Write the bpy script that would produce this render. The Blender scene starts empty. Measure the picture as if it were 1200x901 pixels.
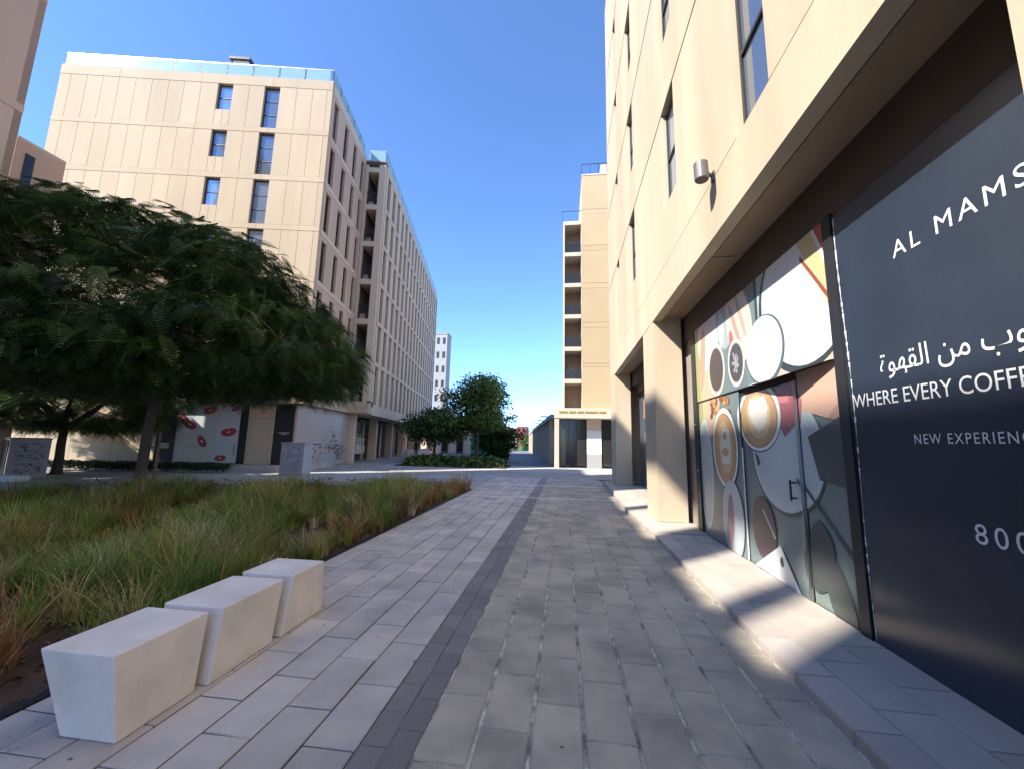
import bpy, bmesh, math, random
import numpy as np
from mathutils import Matrix, Vector
random.seed(7); rng = np.random.default_rng(7)
S = bpy.context.scene; COL = S.collection

# ---------------------------------------------------------------- camera, sky, sun
H = 1.66
yaw, pitch, roll, FPX, PHI = .1316526, .1462756, .02073, 466.8, .182318
cy, sy, cp, sp = math.cos(yaw), math.sin(yaw), math.cos(pitch), math.sin(pitch)
fw = Vector((-sy*cp, cy*cp, sp)); rt = Vector((cy, sy, 0)); up = rt.cross(fw)
cr, sr = math.cos(roll), math.sin(roll)
r2 = rt*cr + up*sr; u2 = up*cr - rt*sr
cam = bpy.data.objects.new('camera', bpy.data.cameras.new('camera')); COL.objects.link(cam)
M4 = Matrix((r2, u2, -fw)).transposed().to_4x4(); M4.translation = (0, 0, H); cam.matrix_world = M4
cam.data.sensor_width = 36; cam.data.sensor_fit = 'HORIZONTAL'; cam.data.lens = FPX/1200*36
cam.data.clip_start = .05; cam.data.clip_end = 3000
S.camera = cam
LD = Vector((1, .85, -1.12)).normalized()
W = bpy.data.worlds.new('World'); S.world = W; W.use_nodes = True
sky = W.node_tree.nodes.new('ShaderNodeTexSky'); sky.sky_type = 'NISHITA'; sky.sun_disc = False
sky.sun_elevation = math.asin(-LD.z); sky.sun_rotation = math.atan2(-LD.x, -LD.y)
sky.air_density = 1.0; sky.dust_density = 0; sky.ozone_density = 8; sky.altitude = 3000
bg = W.node_tree.nodes['Background']; W.node_tree.links.new(sky.outputs[0], bg.inputs[0]); bg.inputs[1].default_value = .122
sl = bpy.data.lights.new('sun', 'SUN'); sl.energy = 2.85; sl.angle = math.radians(.53); sl.color = (1, .95, .86)
sun = bpy.data.objects.new('sun', sl); COL.objects.link(sun); sun.rotation_euler = LD.to_track_quat('-Z', 'Y').to_euler(); sun.location = (-20, -14, 30)
S.view_settings.view_transform = 'Standard'; S.view_settings.look = 'None'; S.view_settings.gamma = 1; S.view_settings.exposure = 1.93

# ---------------------------------------------------------------- materials
def nt(name):
    m = bpy.data.materials.new(name); m.use_nodes = True; t = m.node_tree
    return m, t, t.nodes['Principled BSDF']
def N(t, k, **kw):
    n = t.nodes.new(k)
    for a, v in kw.items(): setattr(n, a, v)
    return n
def noise(t, scale, vec=None, detail=4, rough=.55, stretch=None):
    n = N(t, 'ShaderNodeTexNoise'); n.inputs['Scale'].default_value = scale; n.inputs['Detail'].default_value = detail; n.inputs['Roughness'].default_value = rough
    g = N(t, 'ShaderNodeNewGeometry'); src = g.outputs['Position']
    if stretch:
        mp = N(t, 'ShaderNodeVectorMath', operation='MULTIPLY'); mp.inputs[1].default_value = stretch
        t.links.new(src, mp.inputs[0]); src = mp.outputs[0]
    t.links.new(src, n.inputs['Vector']); return n.outputs['Fac']
def mr(t, src, a, b, c, d):
    n = N(t, 'ShaderNodeMapRange'); t.links.new(src, n.inputs[0])
    for i, v in enumerate((a, b, c, d)): n.inputs[i+1].default_value = v
    return n.outputs[0]
def mul(t, a, b):
    n = N(t, 'ShaderNodeMath', operation='MULTIPLY'); t.links.new(a, n.inputs[0])
    if isinstance(b, (int, float)): n.inputs[1].default_value = b
    else: t.links.new(b, n.inputs[1])
    return n.outputs[0]
def tint(t, col, fac):
    n = N(t, 'ShaderNodeVectorMath', operation='SCALE')
    if isinstance(col, tuple): n.inputs[0].default_value = col[:3]
    else: t.links.new(col, n.inputs[0])
    t.links.new(fac, n.inputs['Scale']); return n.outputs[0]
def bump(t, b, h, s, d=.02):
    n = N(t, 'ShaderNodeBump'); n.inputs['Strength'].default_value = s; n.inputs['Distance'].default_value = d
    t.links.new(h, n.inputs['Height']); t.links.new(n.outputs[0], b.inputs['Normal'])
def surf(name, col, rough=.8, var=.12, sc=3, fine=.08, fsc=60, rnd=.08, bmp=.25, bd=.004, stretch=None, island=False, col2=None, met=0, spec=.3):
    m, t, b = nt(name)
    f = mr(t, noise(t, sc, stretch=stretch), .25, .75, 1-var, 1+var)
    f = mul(t, f, mr(t, noise(t, fsc), .25, .75, 1-fine, 1+fine))
    if rnd:
        oi = N(t, 'ShaderNodeObjectInfo'); f = mul(t, f, mr(t, oi.outputs['Random'], 0, 1, 1-rnd, 1+rnd))
    if island:
        g = N(t, 'ShaderNodeNewGeometry'); f = mul(t, f, mr(t, g.outputs['Random Per Island'], 0, 1, 1-rnd, 1+rnd))
    c = col
    if col2:
        mx = N(t, 'ShaderNodeMix', data_type='RGBA'); mx.inputs[6].default_value = (*col, 1); mx.inputs[7].default_value = (*col2, 1)
        t.links.new(mr(t, noise(t, sc*.6, stretch=stretch, detail=5), .42, .66, 0, 1), mx.inputs[0]); c = mx.outputs[2]
    t.links.new(tint(t, c, f), b.inputs['Base Color'])
    b.inputs['Roughness'].default_value = rough; b.inputs['Metallic'].default_value = met; b.inputs['Specular IOR Level'].default_value = spec
    if bmp: bump(t, b, noise(t, fsc*1.5), bmp, bd)
    return m
def plain(name, col, rough=.5, met=0, spec=.5):
    m, t, b = nt(name); b.inputs['Base Color'].default_value = (*col, 1); b.inputs['Roughness'].default_value = rough
    b.inputs['Metallic'].default_value = met; b.inputs['Specular IOR Level'].default_value = spec
    return m
def vcol(name, rough=.6, leaf=False, spec=.3, mottled=.06):
    m, t, b = nt(name); a = N(t, 'ShaderNodeAttribute', attribute_name='Col')
    f = mr(t, noise(t, 40 if not leaf else 6), .25, .75, 1-mottled, 1+mottled)
    if leaf:
        g = N(t, 'ShaderNodeNewGeometry'); f = mul(t, f, mr(t, g.outputs['Random Per Island'], 0, 1, .7, 1.3))
    c = tint(t, a.outputs['Color'], f); t.links.new(c, b.inputs['Base Color'])
    b.inputs['Roughness'].default_value = rough; b.inputs['Specular IOR Level'].default_value = spec
    if leaf:
        tr = N(t, 'ShaderNodeBsdfTranslucent'); t.links.new(tint(t, c, mr(t, f, 0, 1, 1.2, 1.2)), tr.inputs[0])
        mx = N(t, 'ShaderNodeMixShader'); mx.inputs[0].default_value = .25
        t.links.new(b.outputs[0], mx.inputs[1]); t.links.new(tr.outputs[0], mx.inputs[2])
        t.links.new(mx.outputs[0], t.nodes['Material Output'].inputs[0])
    return m
def glassy(name, col, met=.0, rough=.06, spec=.5):
    m, t, b = nt(name); b.inputs['Base Color'].default_value = (*col, 1); b.inputs['Metallic'].default_value = met
    b.inputs['Roughness'].default_value = rough; b.inputs['Specular IOR Level'].default_value = spec
    bump(t, b, noise(t, 1.2, detail=1), .08, .05); return m

M = dict(
 cream=surf('cream_concrete', (.475, .375, .258), .85, .08, .6, .06, 25, .045, .3, .003, (1, 1, .25), col2=(.435, .345, .24)),
 creamR=surf('cream_facade', (.53, .435, .31), .8, .12, .7, .06, 30, .04, .35, .003, (1.5, 1.5, .2), col2=(.48, .385, .27)),
 pink=surf('rosy_concrete', (.52, .37, .27), .85, .10, .5, .05, 25, .04, .2, .003, (1, 1, .25)),
 pinkR=surf('dull_sandstone', (.58, .45, .33), .85, .08, .6, .05, 25, .05, .2, .003, (1, 1, .3)),
 joint=plain('joint_shadow_gap', (.10, .085, .07), .9),
 core=surf('inner_wall', (.30, .26, .22), .9, .05, 1),
 dark=surf('dark_painted_metal', (.025, .025, .028), .45, .1, 3, .05, 50, .05, .05, .001),
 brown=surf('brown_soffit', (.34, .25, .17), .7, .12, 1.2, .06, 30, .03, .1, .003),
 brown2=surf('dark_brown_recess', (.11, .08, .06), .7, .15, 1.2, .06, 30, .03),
 frame=plain('window_frame_metal', (.035, .035, .04), .4, .3),
 glass=glassy('window_glass', (.36, .45, .60), .75, .05),
 glassd=glassy('dark_glass', (.028, .024, .022), .0, .12, .35),
 blind=surf('blind_behind_glass', (.13, .105, .085), .35, .2, 1.5, .1, 9, .1, 0, spec=.5, stretch=(1, 1, 8)), glass2=glassy('dim_window_glass', (.22, .26, .32), .7, .06),
 white=surf('white_paint', (.72, .70, .66), .6, .05, 1, .03, 40, .03),
 bench=surf('white_terrazzo', (.79, .72, .64), .7, .08, 3.2, .09, 140, .02, .5, .002, col2=(.66, .59, .51)),
 paverL=surf('light_blue_grey_paver', (.57, .495, .42), .75, .13, 2.6, .08, 120, .12, .45, .003, island=True, col2=(.43, .39, .355)),
 paverR=surf('mid_grey_paver', (.49, .42, .315), .75, .15, 2.6, .09, 120, .12, .5, .003, island=True, col2=(.32, .285, .225)),
 paverS=surf('charcoal_speckled_paver', (.24, .21, .20), .8, .10, 2, .45, 260, .14, .6, .003, island=True),
 slab=surf('beige_grey_step_paver', (.46, .40, .33), .75, .10, 1.4, .08, 120, .08, .4, .003, island=True, col2=(.38, .33, .29)),
 sandL=surf('dark_joint_sand', (.06, .052, .05), .95, .1, 6, .2, 90, 0),
 sandR=surf('pale_joint_sand', (.56, .50, .42), .95, .30, 9, .35, 90, 0, .6, .006, col2=(.16, .14, .12)),
 soil=surf('reddish_mulch', (.075, .045, .032), .95, .3, 4, .5, 60, 0, 1, .03, col2=(.12, .075, .05)),
 bark=surf('bark', (.10, .078, .062), .9, .2, 6, .25, 40, .05, .8, .01, (3, 3, 1)),
 wood=surf('weathered_wood', (.14, .10, .07), .8, .15, 8, .2, 60, .05, .4, .003, (3, 3, .5)),
 lamp=surf('grey_lamp_metal', (.16, .15, .155), .45, .05, 8, .05, 90, 0, .05, .001, met=.3),
 navy=surf('navy_vinyl', (.026, .038, .060), .22, .15, 1.5, .05, 30, 0, .10, .004, spec=.6),
 steel=plain('brushed_steel', (.5, .5, .5), .35, 1),
 print_=vcol('printed_vinyl', .32, spec=.5, mottled=.10),
 leaf=vcol('tree_leaf', .5, leaf=True), grass=vcol('grass_blade', .6, leaf=True),
 letter=plain('white_lettering', (.8, .8, .8), .5),
 skin=plain('skin', (.30, .17, .11), .6), cloth=surf('black_cloth', (.02, .02, .022), .9, .1, 8), hair=plain('black_hair', (.01, .008, .007), .6),
 teal=surf('teal_hoarding_print', (.10, .33, .28), .6, .15, 1.2, .1, 12, 0),
 gold=plain('ochre_lettering', (.30, .19, .05), .5),
 red=surf('red_brick_red_paint', (.35, .09, .08), .8, .1, .2), far=surf('hazy_white_wall', (.55, .56, .58), .8, .05, .2), fart=surf('pale_teal_wall', (.30, .40, .42), .7, .05, .2),
 greyb=surf('grey_roof_block', (.32, .31, .30), .8, .05, 1),
 railglass=glassy('rail_glass', (.26, .40, .42), .1, .15),
)
# pavement sheet material with small paver pattern for the ground beyond the modelled pavers
def paving(name, c1, c2, cm, sx, sy_, rot=0):
    m, t, b = nt(name); g = N(t, 'ShaderNodeNewGeometry')
    mp = N(t, 'ShaderNodeMapping'); mp.inputs['Rotation'].default_value[2] = rot; t.links.new(g.outputs['Position'], mp.inputs[0])
    br = N(t, 'ShaderNodeTexBrick'); t.links.new(mp.outputs[0], br.inputs['Vector'])
    br.inputs['Color1'].default_value = (*c1, 1); br.inputs['Color2'].default_value = (*c2, 1); br.inputs['Mortar'].default_value = (*cm, 1)
    br.inputs['Scale'].default_value = 1; br.inputs['Brick Width'].default_value = sx; br.inputs['Row Height'].default_value = sy_; br.inputs['Mortar Size'].default_value = .012
    f = mr(t, noise(t, .8, detail=6), .25, .75, .82, 1.15); f = mul(t, f, mr(t, noise(t, 30), .25, .75, .92, 1.08))
    t.links.new(tint(t, br.outputs['Color'], f), b.inputs['Base Color']); b.inputs['Roughness'].default_value = .8
    bump(t, b, noise(t, 60), .3, .004); return m
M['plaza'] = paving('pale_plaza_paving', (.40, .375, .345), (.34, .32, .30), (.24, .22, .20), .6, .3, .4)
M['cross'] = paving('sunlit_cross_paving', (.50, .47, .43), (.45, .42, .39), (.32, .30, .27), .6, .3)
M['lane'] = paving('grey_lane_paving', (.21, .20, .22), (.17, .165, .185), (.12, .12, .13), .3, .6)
M['mid'] = paving('grey_street_paving', (.40, .36, .30), (.34, .30, .25), (.22, .20, .17), .3, .6)

# ---------------------------------------------------------------- helpers
def tag(o, label=None, cat=None, group=None, kind=None):
    if label: o['label'] = label
    if cat: o['category'] = cat
    if group: o['group'] = group
    if kind: o['kind'] = kind
    return o
def empty(name, loc, label=None, cat=None, group=None, rz=0, kind=None):
    o = bpy.data.objects.new(name, None); COL.objects.link(o); o.location = loc; o.rotation_euler = (0, 0, rz); o.empty_display_size = .2
    return tag(o, label, cat, group, kind)
def link(name, me, parent=None, loc=(0, 0, 0)):
    o = bpy.data.objects.new(name, me); COL.objects.link(o); o.location = loc
    if parent is not None: o.parent = parent
    return o
class MB:
    def __init__(s): s.v = []; s.f = []; s.c = []
    def box(s, x0, x1, y0, y1, z0, z1, col=(1, 1, 1)):
        n = len(s.v); s.v += [(x, y, z) for z in (z0, z1) for x, y in ((x0, y0), (x1, y0), (x1, y1), (x0, y1))]
        for q in ((0, 3, 2, 1), (4, 5, 6, 7), (0, 1, 5, 4), (1, 2, 6, 5), (2, 3, 7, 6), (3, 0, 4, 7)): s.f.append(tuple(n+i for i in q)); s.c.append(col)
        return s
    def poly(s, pts, col=(1, 1, 1)):
        n = len(s.v); s.v += [tuple(p) for p in pts]; s.f.append(tuple(range(n, n+len(pts)))); s.c.append(col); return s
    def tube(s, pts, rad, n=8, col=(1, 1, 1), cap=True):
        pts = [Vector(p) for p in pts]; base = len(s.v)
        for i, p in enumerate(pts):
            d = (pts[min(i+1, len(pts)-1)] - pts[max(i-1, 0)]).normalized()
            a = d.cross(Vector((0, 0, 1)) if abs(d.z) < .9 else Vector((1, 0, 0))).normalized(); b = d.cross(a)
            r = rad[i] if isinstance(rad, (list, tuple)) else rad
            for k in range(n): t = 2*math.pi*k/n; s.v.append(tuple(p + a*(r*math.cos(t)) + b*(r*math.sin(t))))
        for i in range(len(pts)-1):
            for k in range(n):
                k2 = (k+1) % n; s.f.append((base+i*n+k, base+i*n+k2, base+(i+1)*n+k2, base+(i+1)*n+k)); s.c.append(col)
        if cap:
            s.f.append(tuple(base+k for k in range(n))[::-1]); s.c.append(col)
            s.f.append(tuple(base+(len(pts)-1)*n+k for k in range(n))); s.c.append(col)
        return s
    def mesh(s, name, mat, smooth=False):
        me = bpy.data.meshes.new(name); me.from_pydata(s.v, [], s.f); me.materials.append(mat)
        if any(c != (1, 1, 1) for c in s.c):
            a = me.color_attributes.new('Col', 'FLOAT_COLOR', 'CORNER'); d = []
            for p, c in zip(me.polygons, s.c): d += [*c, 1.]*p.loop_total
            a.data.foreach_set('color', d)
        bm = bmesh.new(); bm.from_mesh(me); bmesh.ops.recalc_face_normals(bm, faces=bm.faces) if not getattr(s, 'keep', False) else None; bm.to_mesh(me); bm.free()
        if smooth: me.shade_smooth()
        return me
    def obj(s, name, mat, parent=None, loc=(0, 0, 0), smooth=False): return link(name, s.mesh(name, mat, smooth), parent, loc)
_bc = {}
def bx(name, parent, x0, x1, y0, y1, z0, z1, mat, bev=0):
    """box part, mesh shared between parts of equal size; coordinates in the parent's frame"""
    k = (name, round(x1-x0, 3), round(y1-y0, 3), round(z1-z0, 3), mat.name, bev)
    if k not in _bc:
        mb = MB().box(0, x1-x0, 0, y1-y0, 0, z1-z0); me = mb.mesh(name, mat)
        if bev:
            bm = bmesh.new(); bm.from_mesh(me); bmesh.ops.bevel(bm, geom=bm.edges[:], offset=bev, segments=2, affect='EDGES'); bm.to_mesh(me); bm.free()
        _bc[k] = me
    return link(name, _bc[k], parent, (x0, y0, z0))
def npmesh(name, V, F, mat, C=None):
    """V (n,3) F (m,4) quads, C per-face colour"""
    me = bpy.data.meshes.new(name); me.vertices.add(len(V)); me.vertices.foreach_set('co', np.asarray(V, np.float32).ravel())
    m, k = F.shape; me.loops.add(m*k); me.loops.foreach_set('vertex_index', F.astype(np.int32).ravel())
    me.polygons.add(m); me.polygons.foreach_set('loop_start', np.arange(0, m*k, k, dtype=np.int32)); me.update(calc_edges=True)
    me.materials.append(mat)
    if C is not None:
        a = me.color_attributes.new('Col', 'FLOAT_COLOR', 'CORNER'); cc = np.ones((m*k, 4), np.float32); cc[:, :3] = np.repeat(C, k, axis=0)
        a.data.foreach_set('color', cc.ravel())
    return me
def copy_tree(o, parent=None):
    c = o.copy(); COL.objects.link(c); c.parent = parent
    for ch in list(o.children): copy_tree(ch, c)
    return c

# ---------------------------------------------------------------- ground
def sheet(name, x0, x1, y0, y1, z, mat, rz=None):
    return tag(MB().box(x0, x1, y0, y1, z-.02, z).obj(name, mat), kind='structure')
tag(MB().poly([(-1500, -1500, -.075), (1500, -1500, -.075), (1500, 1500, -.075), (-1500, 1500, -.075)]).obj('ground', M['plaza']), kind='structure')
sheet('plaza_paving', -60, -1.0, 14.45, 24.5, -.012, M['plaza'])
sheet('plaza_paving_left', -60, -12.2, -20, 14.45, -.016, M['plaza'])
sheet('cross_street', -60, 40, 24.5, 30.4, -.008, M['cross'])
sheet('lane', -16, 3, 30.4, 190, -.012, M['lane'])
sheet('joint_bed_left', -3.27, -.96, -6, 20.5, -.009, M['sandL'])
sheet('joint_bed_right', -.96, 1.66, -6, 20.5, -.0088, M['sandR'])
sheet('street_end_paving', -1.0, 9, 20.5, 24.5, -.010, M['mid'])
sheet('street_end_paving_left', -3.27, -1.0, 20.5, 24.5, -.006, M['mid'])

def pave(name, x0, ncol, cw, ly, y0, y1, mat, phase, zt=0., h=.05, gap=.009, ymax_part=14.5, ymin_part=.7, jit=.002, flip=0, gx=None, cham=.005):
    gx = gx or gap
    """running-bond pavers: near ones single objects (children), the rest one joined part"""
    root = empty(name, (x0, y0, 0), kind='structure')
    me = []
    for v in range(8):
        bm = bmesh.new(); mb = MB().box(gx/2, cw-gx/2, gap/2, ly-gap/2, -h, 0); m_ = mb.mesh('paver', mat)
        bm.from_mesh(m_); top = [e for e in bm.edges if all(abs(vv.co.z) < 1e-6 for vv in e.verts)]
        bmesh.ops.bevel(bm, geom=top, offset=cham, segments=1, affect='EDGES')
        bot = [f for f in bm.faces if all(abs(vv.co.z+h) < 1e-5 for vv in f.verts)]; bmesh.ops.delete(bm, geom=bot, context='FACES')
        for vv in bm.verts:
            vv.co.x += random.uniform(-.0022, .0022); vv.co.y += random.uniform(-.002, .002)
        bm.to_mesh(m_); bm.free(); me.append(m_)
    rest = MB(); cnt = 0
    for c in range(ncol):
        off = phase + (ly/2 if (c+flip) % 2 else 0)
        k0 = math.floor((y0-off)/ly)
        for k in range(k0, int((y1-y0)/ly)+k0+2):
            y = off + k*ly; x = x0 + c*cw
            a, b = max(y, y0), min(y+ly, y1)
            if b-a < .06: continue
            z = zt + random.uniform(-jit, jit)
            if a == y and b == y+ly and ymin_part <= y <= ymax_part and cnt < 298:
                o_ = link('paver', me[random.randrange(8)], root, (x-x0, y-y0, z)); o_.rotation_euler = (random.uniform(-.004, .004), random.uniform(-.007, .007), random.uniform(-.004, .004)); cnt += 1
            else: rest.box(x-x0+gx/2, x-x0+cw-gx/2, a-y0+gap/2, b-y0-gap/2, z-h, z)
    if rest.v: tag(rest.obj('outer_pavers', mat, root), kind='stuff')
    return root
pave('pavement_left', -1.118-.3074*7, 7, .3074, .583, -5.9, 20.4, M['paverL'], 2.29, flip=0, gap=.011, gx=.013, cham=.004)
pave('paver_strip', -1.118, 2, .159, .29, -5.9, 20.4, M['paverS'], 2.2, gap=.004, ymax_part=14, flip=1)
pave('pavement_right', -.80, 8, .3057, .583, -5.9, 20.4, M['paverR'], 2.285, gap=.011, gx=.019, flip=0, cham=.009)
# thin pale lines crossing the street
for yy, ww in ((12.75, .10), (16.6, .12)):
    d = MB()
    for i in range(9): d.box(-3.27+i*.545, -3.27+(i+1)*.545-.006, yy, yy+ww, -.03, .0035)
    tag(d.obj('pale_strip', M['white']), 'pale strip crossing the street %s' % ('nearest the middle of the planting bed end' if yy < 14 else 'just beyond the end of the planting bed'), 'paving strip')

# raised walk beside the right-hand building
def walk(y0, y1, xe, z, ph):
    root = empty('raised_walk', (xe, y0, 0), kind='structure')
    MB().box(.012, 7-xe, 0.004, y1-y0-.004, -.02, z-.012).obj('base', M['sandR'], root)
    n = max(1, round((y1-y0)/.57)); L = (y1-y0)/n
    for i in range(n): bx('kerb_stone', root, 0, .27, i*L+.002, (i+1)*L-.002, -.06, z, M['slab'], .006)
    cw = (2.62-xe-.27)/2
    for c in range(2):
        yy = ph*L - L + (L/2 if c else 0)
        while yy < y1-y0:
            a, b = max(yy, 0), min(yy+L, y1-y0)
            if b-a > .05: bx('paver', root, .27+c*cw+.003, .27+(c+1)*cw-.003, a+.003, b-.003, -.02, z+random.uniform(-.001, .001), M['slab'], .004)
            yy += L
    return root
walk(-5.9, 8.0, 1.65, .07, .4); walk(8.0, 8.95, 1.60, .09, .2); walk(8.95, 13.1, 1.56, .10, .5); walk(13.1, 17.6, 1.62, .19, .3)

# ---------------------------------------------------------------- facade builder
def window(parent, face, a0, a1, z0, z1, d, nz, plane, frame=M['frame'], glass=M['glass'], cheap=False):
    """face 'y': wall faces -y at y=plane; 'x+': faces +x; 'x-': faces -x. Frame sits d behind the plane."""
    fr = MB(); t = .045
    def put(mb, u0, u1, w0, w1, d0, d1):
        if face == 'y': mb.box(u0, u1, plane+d0, plane+d1, w0, w1)
        elif face == 'x+': mb.box(plane-d1, plane-d0, u0, u1, w0, w1)
        else: mb.box(plane+d0, plane+d1, u0, u1, w0, w1)
    put(fr, a0, a0+t, z0, z1, d-.06, d); put(fr, a1-t, a1, z0, z1, d-.06, d)
    put(fr, a0+t, a1-t, z0, z0+t, d-.06, d); put(fr, a0+t, a1-t, z1-t, z1, d-.06, d)
    for i in range(1, nz): zz = z0+(z1-z0)*i/nz; put(fr, a0+t, a1-t, zz-.022, zz+.022, d-.06, d)
    f = fr.obj('window', frame, parent)
    if glass is M['glassd'] or glass is M['glass']: glass = random.choice([glass, glass, M['blind'] if glass is M['glassd'] else M['glass2'], glass])
    if cheap:
        g = MB(); put(g, a0+t, a1-t, z0+t, z1-t, d-.03, d-.01); g.obj('pane', glass, f)
    else:
        for i in range(nz):
            g = MB(); put(g, a0+t, a1-t, z0+(z1-z0)*i/nz+.022, z0+(z1-z0)*(i+1)/nz-.022, d-.03, d-.01); g.obj('pane', glass, f)
    return f
def pbox(parent, face, plane, th, u0, u1, w0, w1, mat, name='panel', g=.009, proud=0.):
    u0 += g; u1 -= g; w0 += g; w1 -= g
    if face == 'y': bx(name, parent, u0, u1, plane-proud, plane+th, w0, w1, mat)
    elif face == 'x+': bx(name, parent, plane-th, plane+proud, u0, u1, w0, w1, mat)
    else: bx(name, parent, plane-proud, plane+th, u0, u1, w0, w1, mat)

# ---------------------------------------------------------------- building A (left, cream, front faces camera). local x = w, local y = u
A = empty('cream_apartment_block', (-9.87*math.cos(PHI)-21.3*-math.sin(PHI)*-1, -9.87*math.sin(PHI)+21.3*math.cos(PHI), 0),
          'cream panelled apartment block with slim windows, its sunlit front wall behind the big dark tree', 'building', rz=PHI)
A.location = (-9.87*math.cos(PHI)-21.3*math.sin(PHI), -9.87*math.sin(PHI)+21.3*math.cos(PHI), 0)
AO = (-9.87, 21.3)                         # building frame origin in (w,u)
def aw(w): return w-AO[0]
rows = [(19.32, 22.02), (16.38, 19.02), (13.4, 16.07), (10.45, 13.1), (7.45, 10.15), (4.45, 7.15)]
bands = [(22.02, 22.6), (19.02, 19.32), (16.07, 16.38), (13.1, 13.4), (10.15, 10.45), (7.15, 7.45), (3.9, 4.45)]
MB().box(aw(-25.0), -.2, .2, 6.3, 3.5, 22.4).obj('core', M['joint'], A)
xs = [-25.12, -24.5, -23.63, -22.76, -21.88, -20.95, -20.05, -19.13, -18.27, -17.34]
for (z0, z1) in rows:
    for i in range(len(xs)-1): pbox(A, 'y', 0, .2, aw(xs[i]), aw(xs[i+1]), z0, z1, M['cream'])
    pbox(A, 'y', 0, .2, aw(-17.34), aw(-16.38), z0, z1, M['cream'])
    pbox(A, 'y', 0, .2, aw(-16.38), aw(-15.96), z0, z1-1.68, M['cream']); pbox(A, 'y', 0, .2, aw(-15.96), aw(-15.54), z0, z1-1.68, M['cream'])
    window(A, 'y', aw(-16.38), aw(-15.54), z1-1.68, z1-.01, .2, 2, 0)
    pbox(A, 'y', 0, .2, aw(-15.54), aw(-14.62), z0, z1, M['cream']); pbox(A, 'y', 0, .2, aw(-14.62), aw(-13.75), z0, z1, M['cream'])
    window(A, 'y', aw(-13.75), aw(-12.88), z0+.03, z1-.01, .2, 3, 0)
    for a, b in ((-12.88, -11.92), (-11.92, -11.0), (-11.0, -10.17), (-10.17, -9.87)): pbox(A, 'y', 0, .2, aw(a), aw(b), z0, z1, M['cream'])
    # side towards the street (faces +x)
    u = [0.2, .45, 1.1, 2.2, 2.8, 3.85, 4.45, 5.45, 6.0, 6.4]
    for i in range(0, 9):
        if i in (1, 3, 5, 7): window(A, 'x+', u[i], u[i+1], z0+.03, z1-.28, .2, 2, 0, glass=M['glassd']); pbox(A, 'x+', 0, .2, u[i], u[i+1], z1-.28, z1, M['pink'])
        else: pbox(A, 'x+', 0, .2, u[i], u[i+1], z0, z1, M['pink'])
for (z0, z1) in bands:
    e = [-25.12, -21.88, -17.34, -13.3, -9.87]
    for i in range(4): pbox(A, 'y', 0, .2, aw(e[i]), aw(e[i+1]), z0, z1, M['cream'], 'band_panel', .006, .012)
    for a, b in ((.2, 3.3), (3.3, 6.4)): pbox(A, 'x+', 0, .2, a, b, z0, z1, M['pinkR'], 'band_panel', .006, .012)
for i, (z0, z1) in enumerate(rows): pbox(A, 'x-', aw(-25.12), .2, .2, 6.3, z0, z1, M['pink']) 
MB().box(aw(-25.1), 0.0, .02, 6.35, 22.6, 22.68).obj('roof', M['greyb'], A)
rl = MB()
rail = bx('roof_railing', A, aw(-25.05), -.1, .10, .14, 23.44, 23.50, M['steel'])
for k in range(10):
    a = aw(-25.05)+k*1.495; bx('rail_glass', rail, a-aw(-25.05)+.03, a-aw(-25.05)+1.46, 0.005, .025, -.80, -.02, M['railglass'])
    bx('rail_post', rail, a-aw(-25.05), a-aw(-25.05)+.05, -.002, .05, -.78, .0, M['frame'])
rail2 = bx('roof_railing', A, -.14, -.10, .16, 6.3, 23.44, 23.50, M['steel'])
for k in range(5): bx('rail_glass', rail2, .005, .02, .03+k*1.22, 1.2+k*1.22, -.80, -.02, M['railglass']); bx('rail_post', rail2, -.002, .045, k*1.22, k*1.22+.04, -.78, 0, M['frame'])
MB().box(aw(-21.3), -.4, .35, .5, 22.68, 23.25).obj('roof_parapet', M['white'], A)
sh = bx('rooftop_hut', A, aw(-16.15), aw(-15.25), .55, 1.5, 22.68, 24.15, M['white']); bx('roof_slab', sh, -.16, 1.06, -.15, 1.1, 1.47, 1.62, M['frame'])
MB().tube([(-1.9, 3.4, 22.6), (-1.9, 3.4, 24.2)], .04).obj('roof_mast', M['frame'], A)
MB().box(-2.6, -1.8, 4.9, 5.7, 22.68, 23.9).obj('water_tank', M['greyb'], A)
# ground storey
MB().box(aw(-25.12), 0, -.45, 6.4, -.02, .33).obj('podium', M['slab'], A)
MB().box(aw(-25.0), aw(-11.3), .45, 6.3, .33, 3.5).obj('core', M['core'], A)
for a, b in ((-25.12, -23.0), (-23.0, -21.0), (-21.0, -19.0), (-19.0, -16.95)): pbox(A, 'y', 0, .45, aw(a), aw(b), .33, 3.45, M['cream'])
pbox(A, 'y', 0, .3, aw(-12.5), aw(-12.42), .33, 3.45, M['cream'], 'pier'); pbox(A, 'y', .02, .3, aw(-12.42), aw(-11.35), .33, 2.75, M['cream'], 'pier'); pbox(A, 'y', .06, .3, aw(-12.42), aw(-11.35), 2.75, 3.45, M['pink'], 'pier')
pbox(A, 'y', 0, .45, aw(-11.35), aw(-11.2), .33, 3.45, M['cream'], 'pier')
bx('canopy', A, aw(-16.95), .25, -.35, 8.2, 3.47, 3.86, M['cream'], .01)
bx('soffit', A, aw(-11.2), 0, .1, 6.3, 3.40, 3.465, M['brown'])
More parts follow.
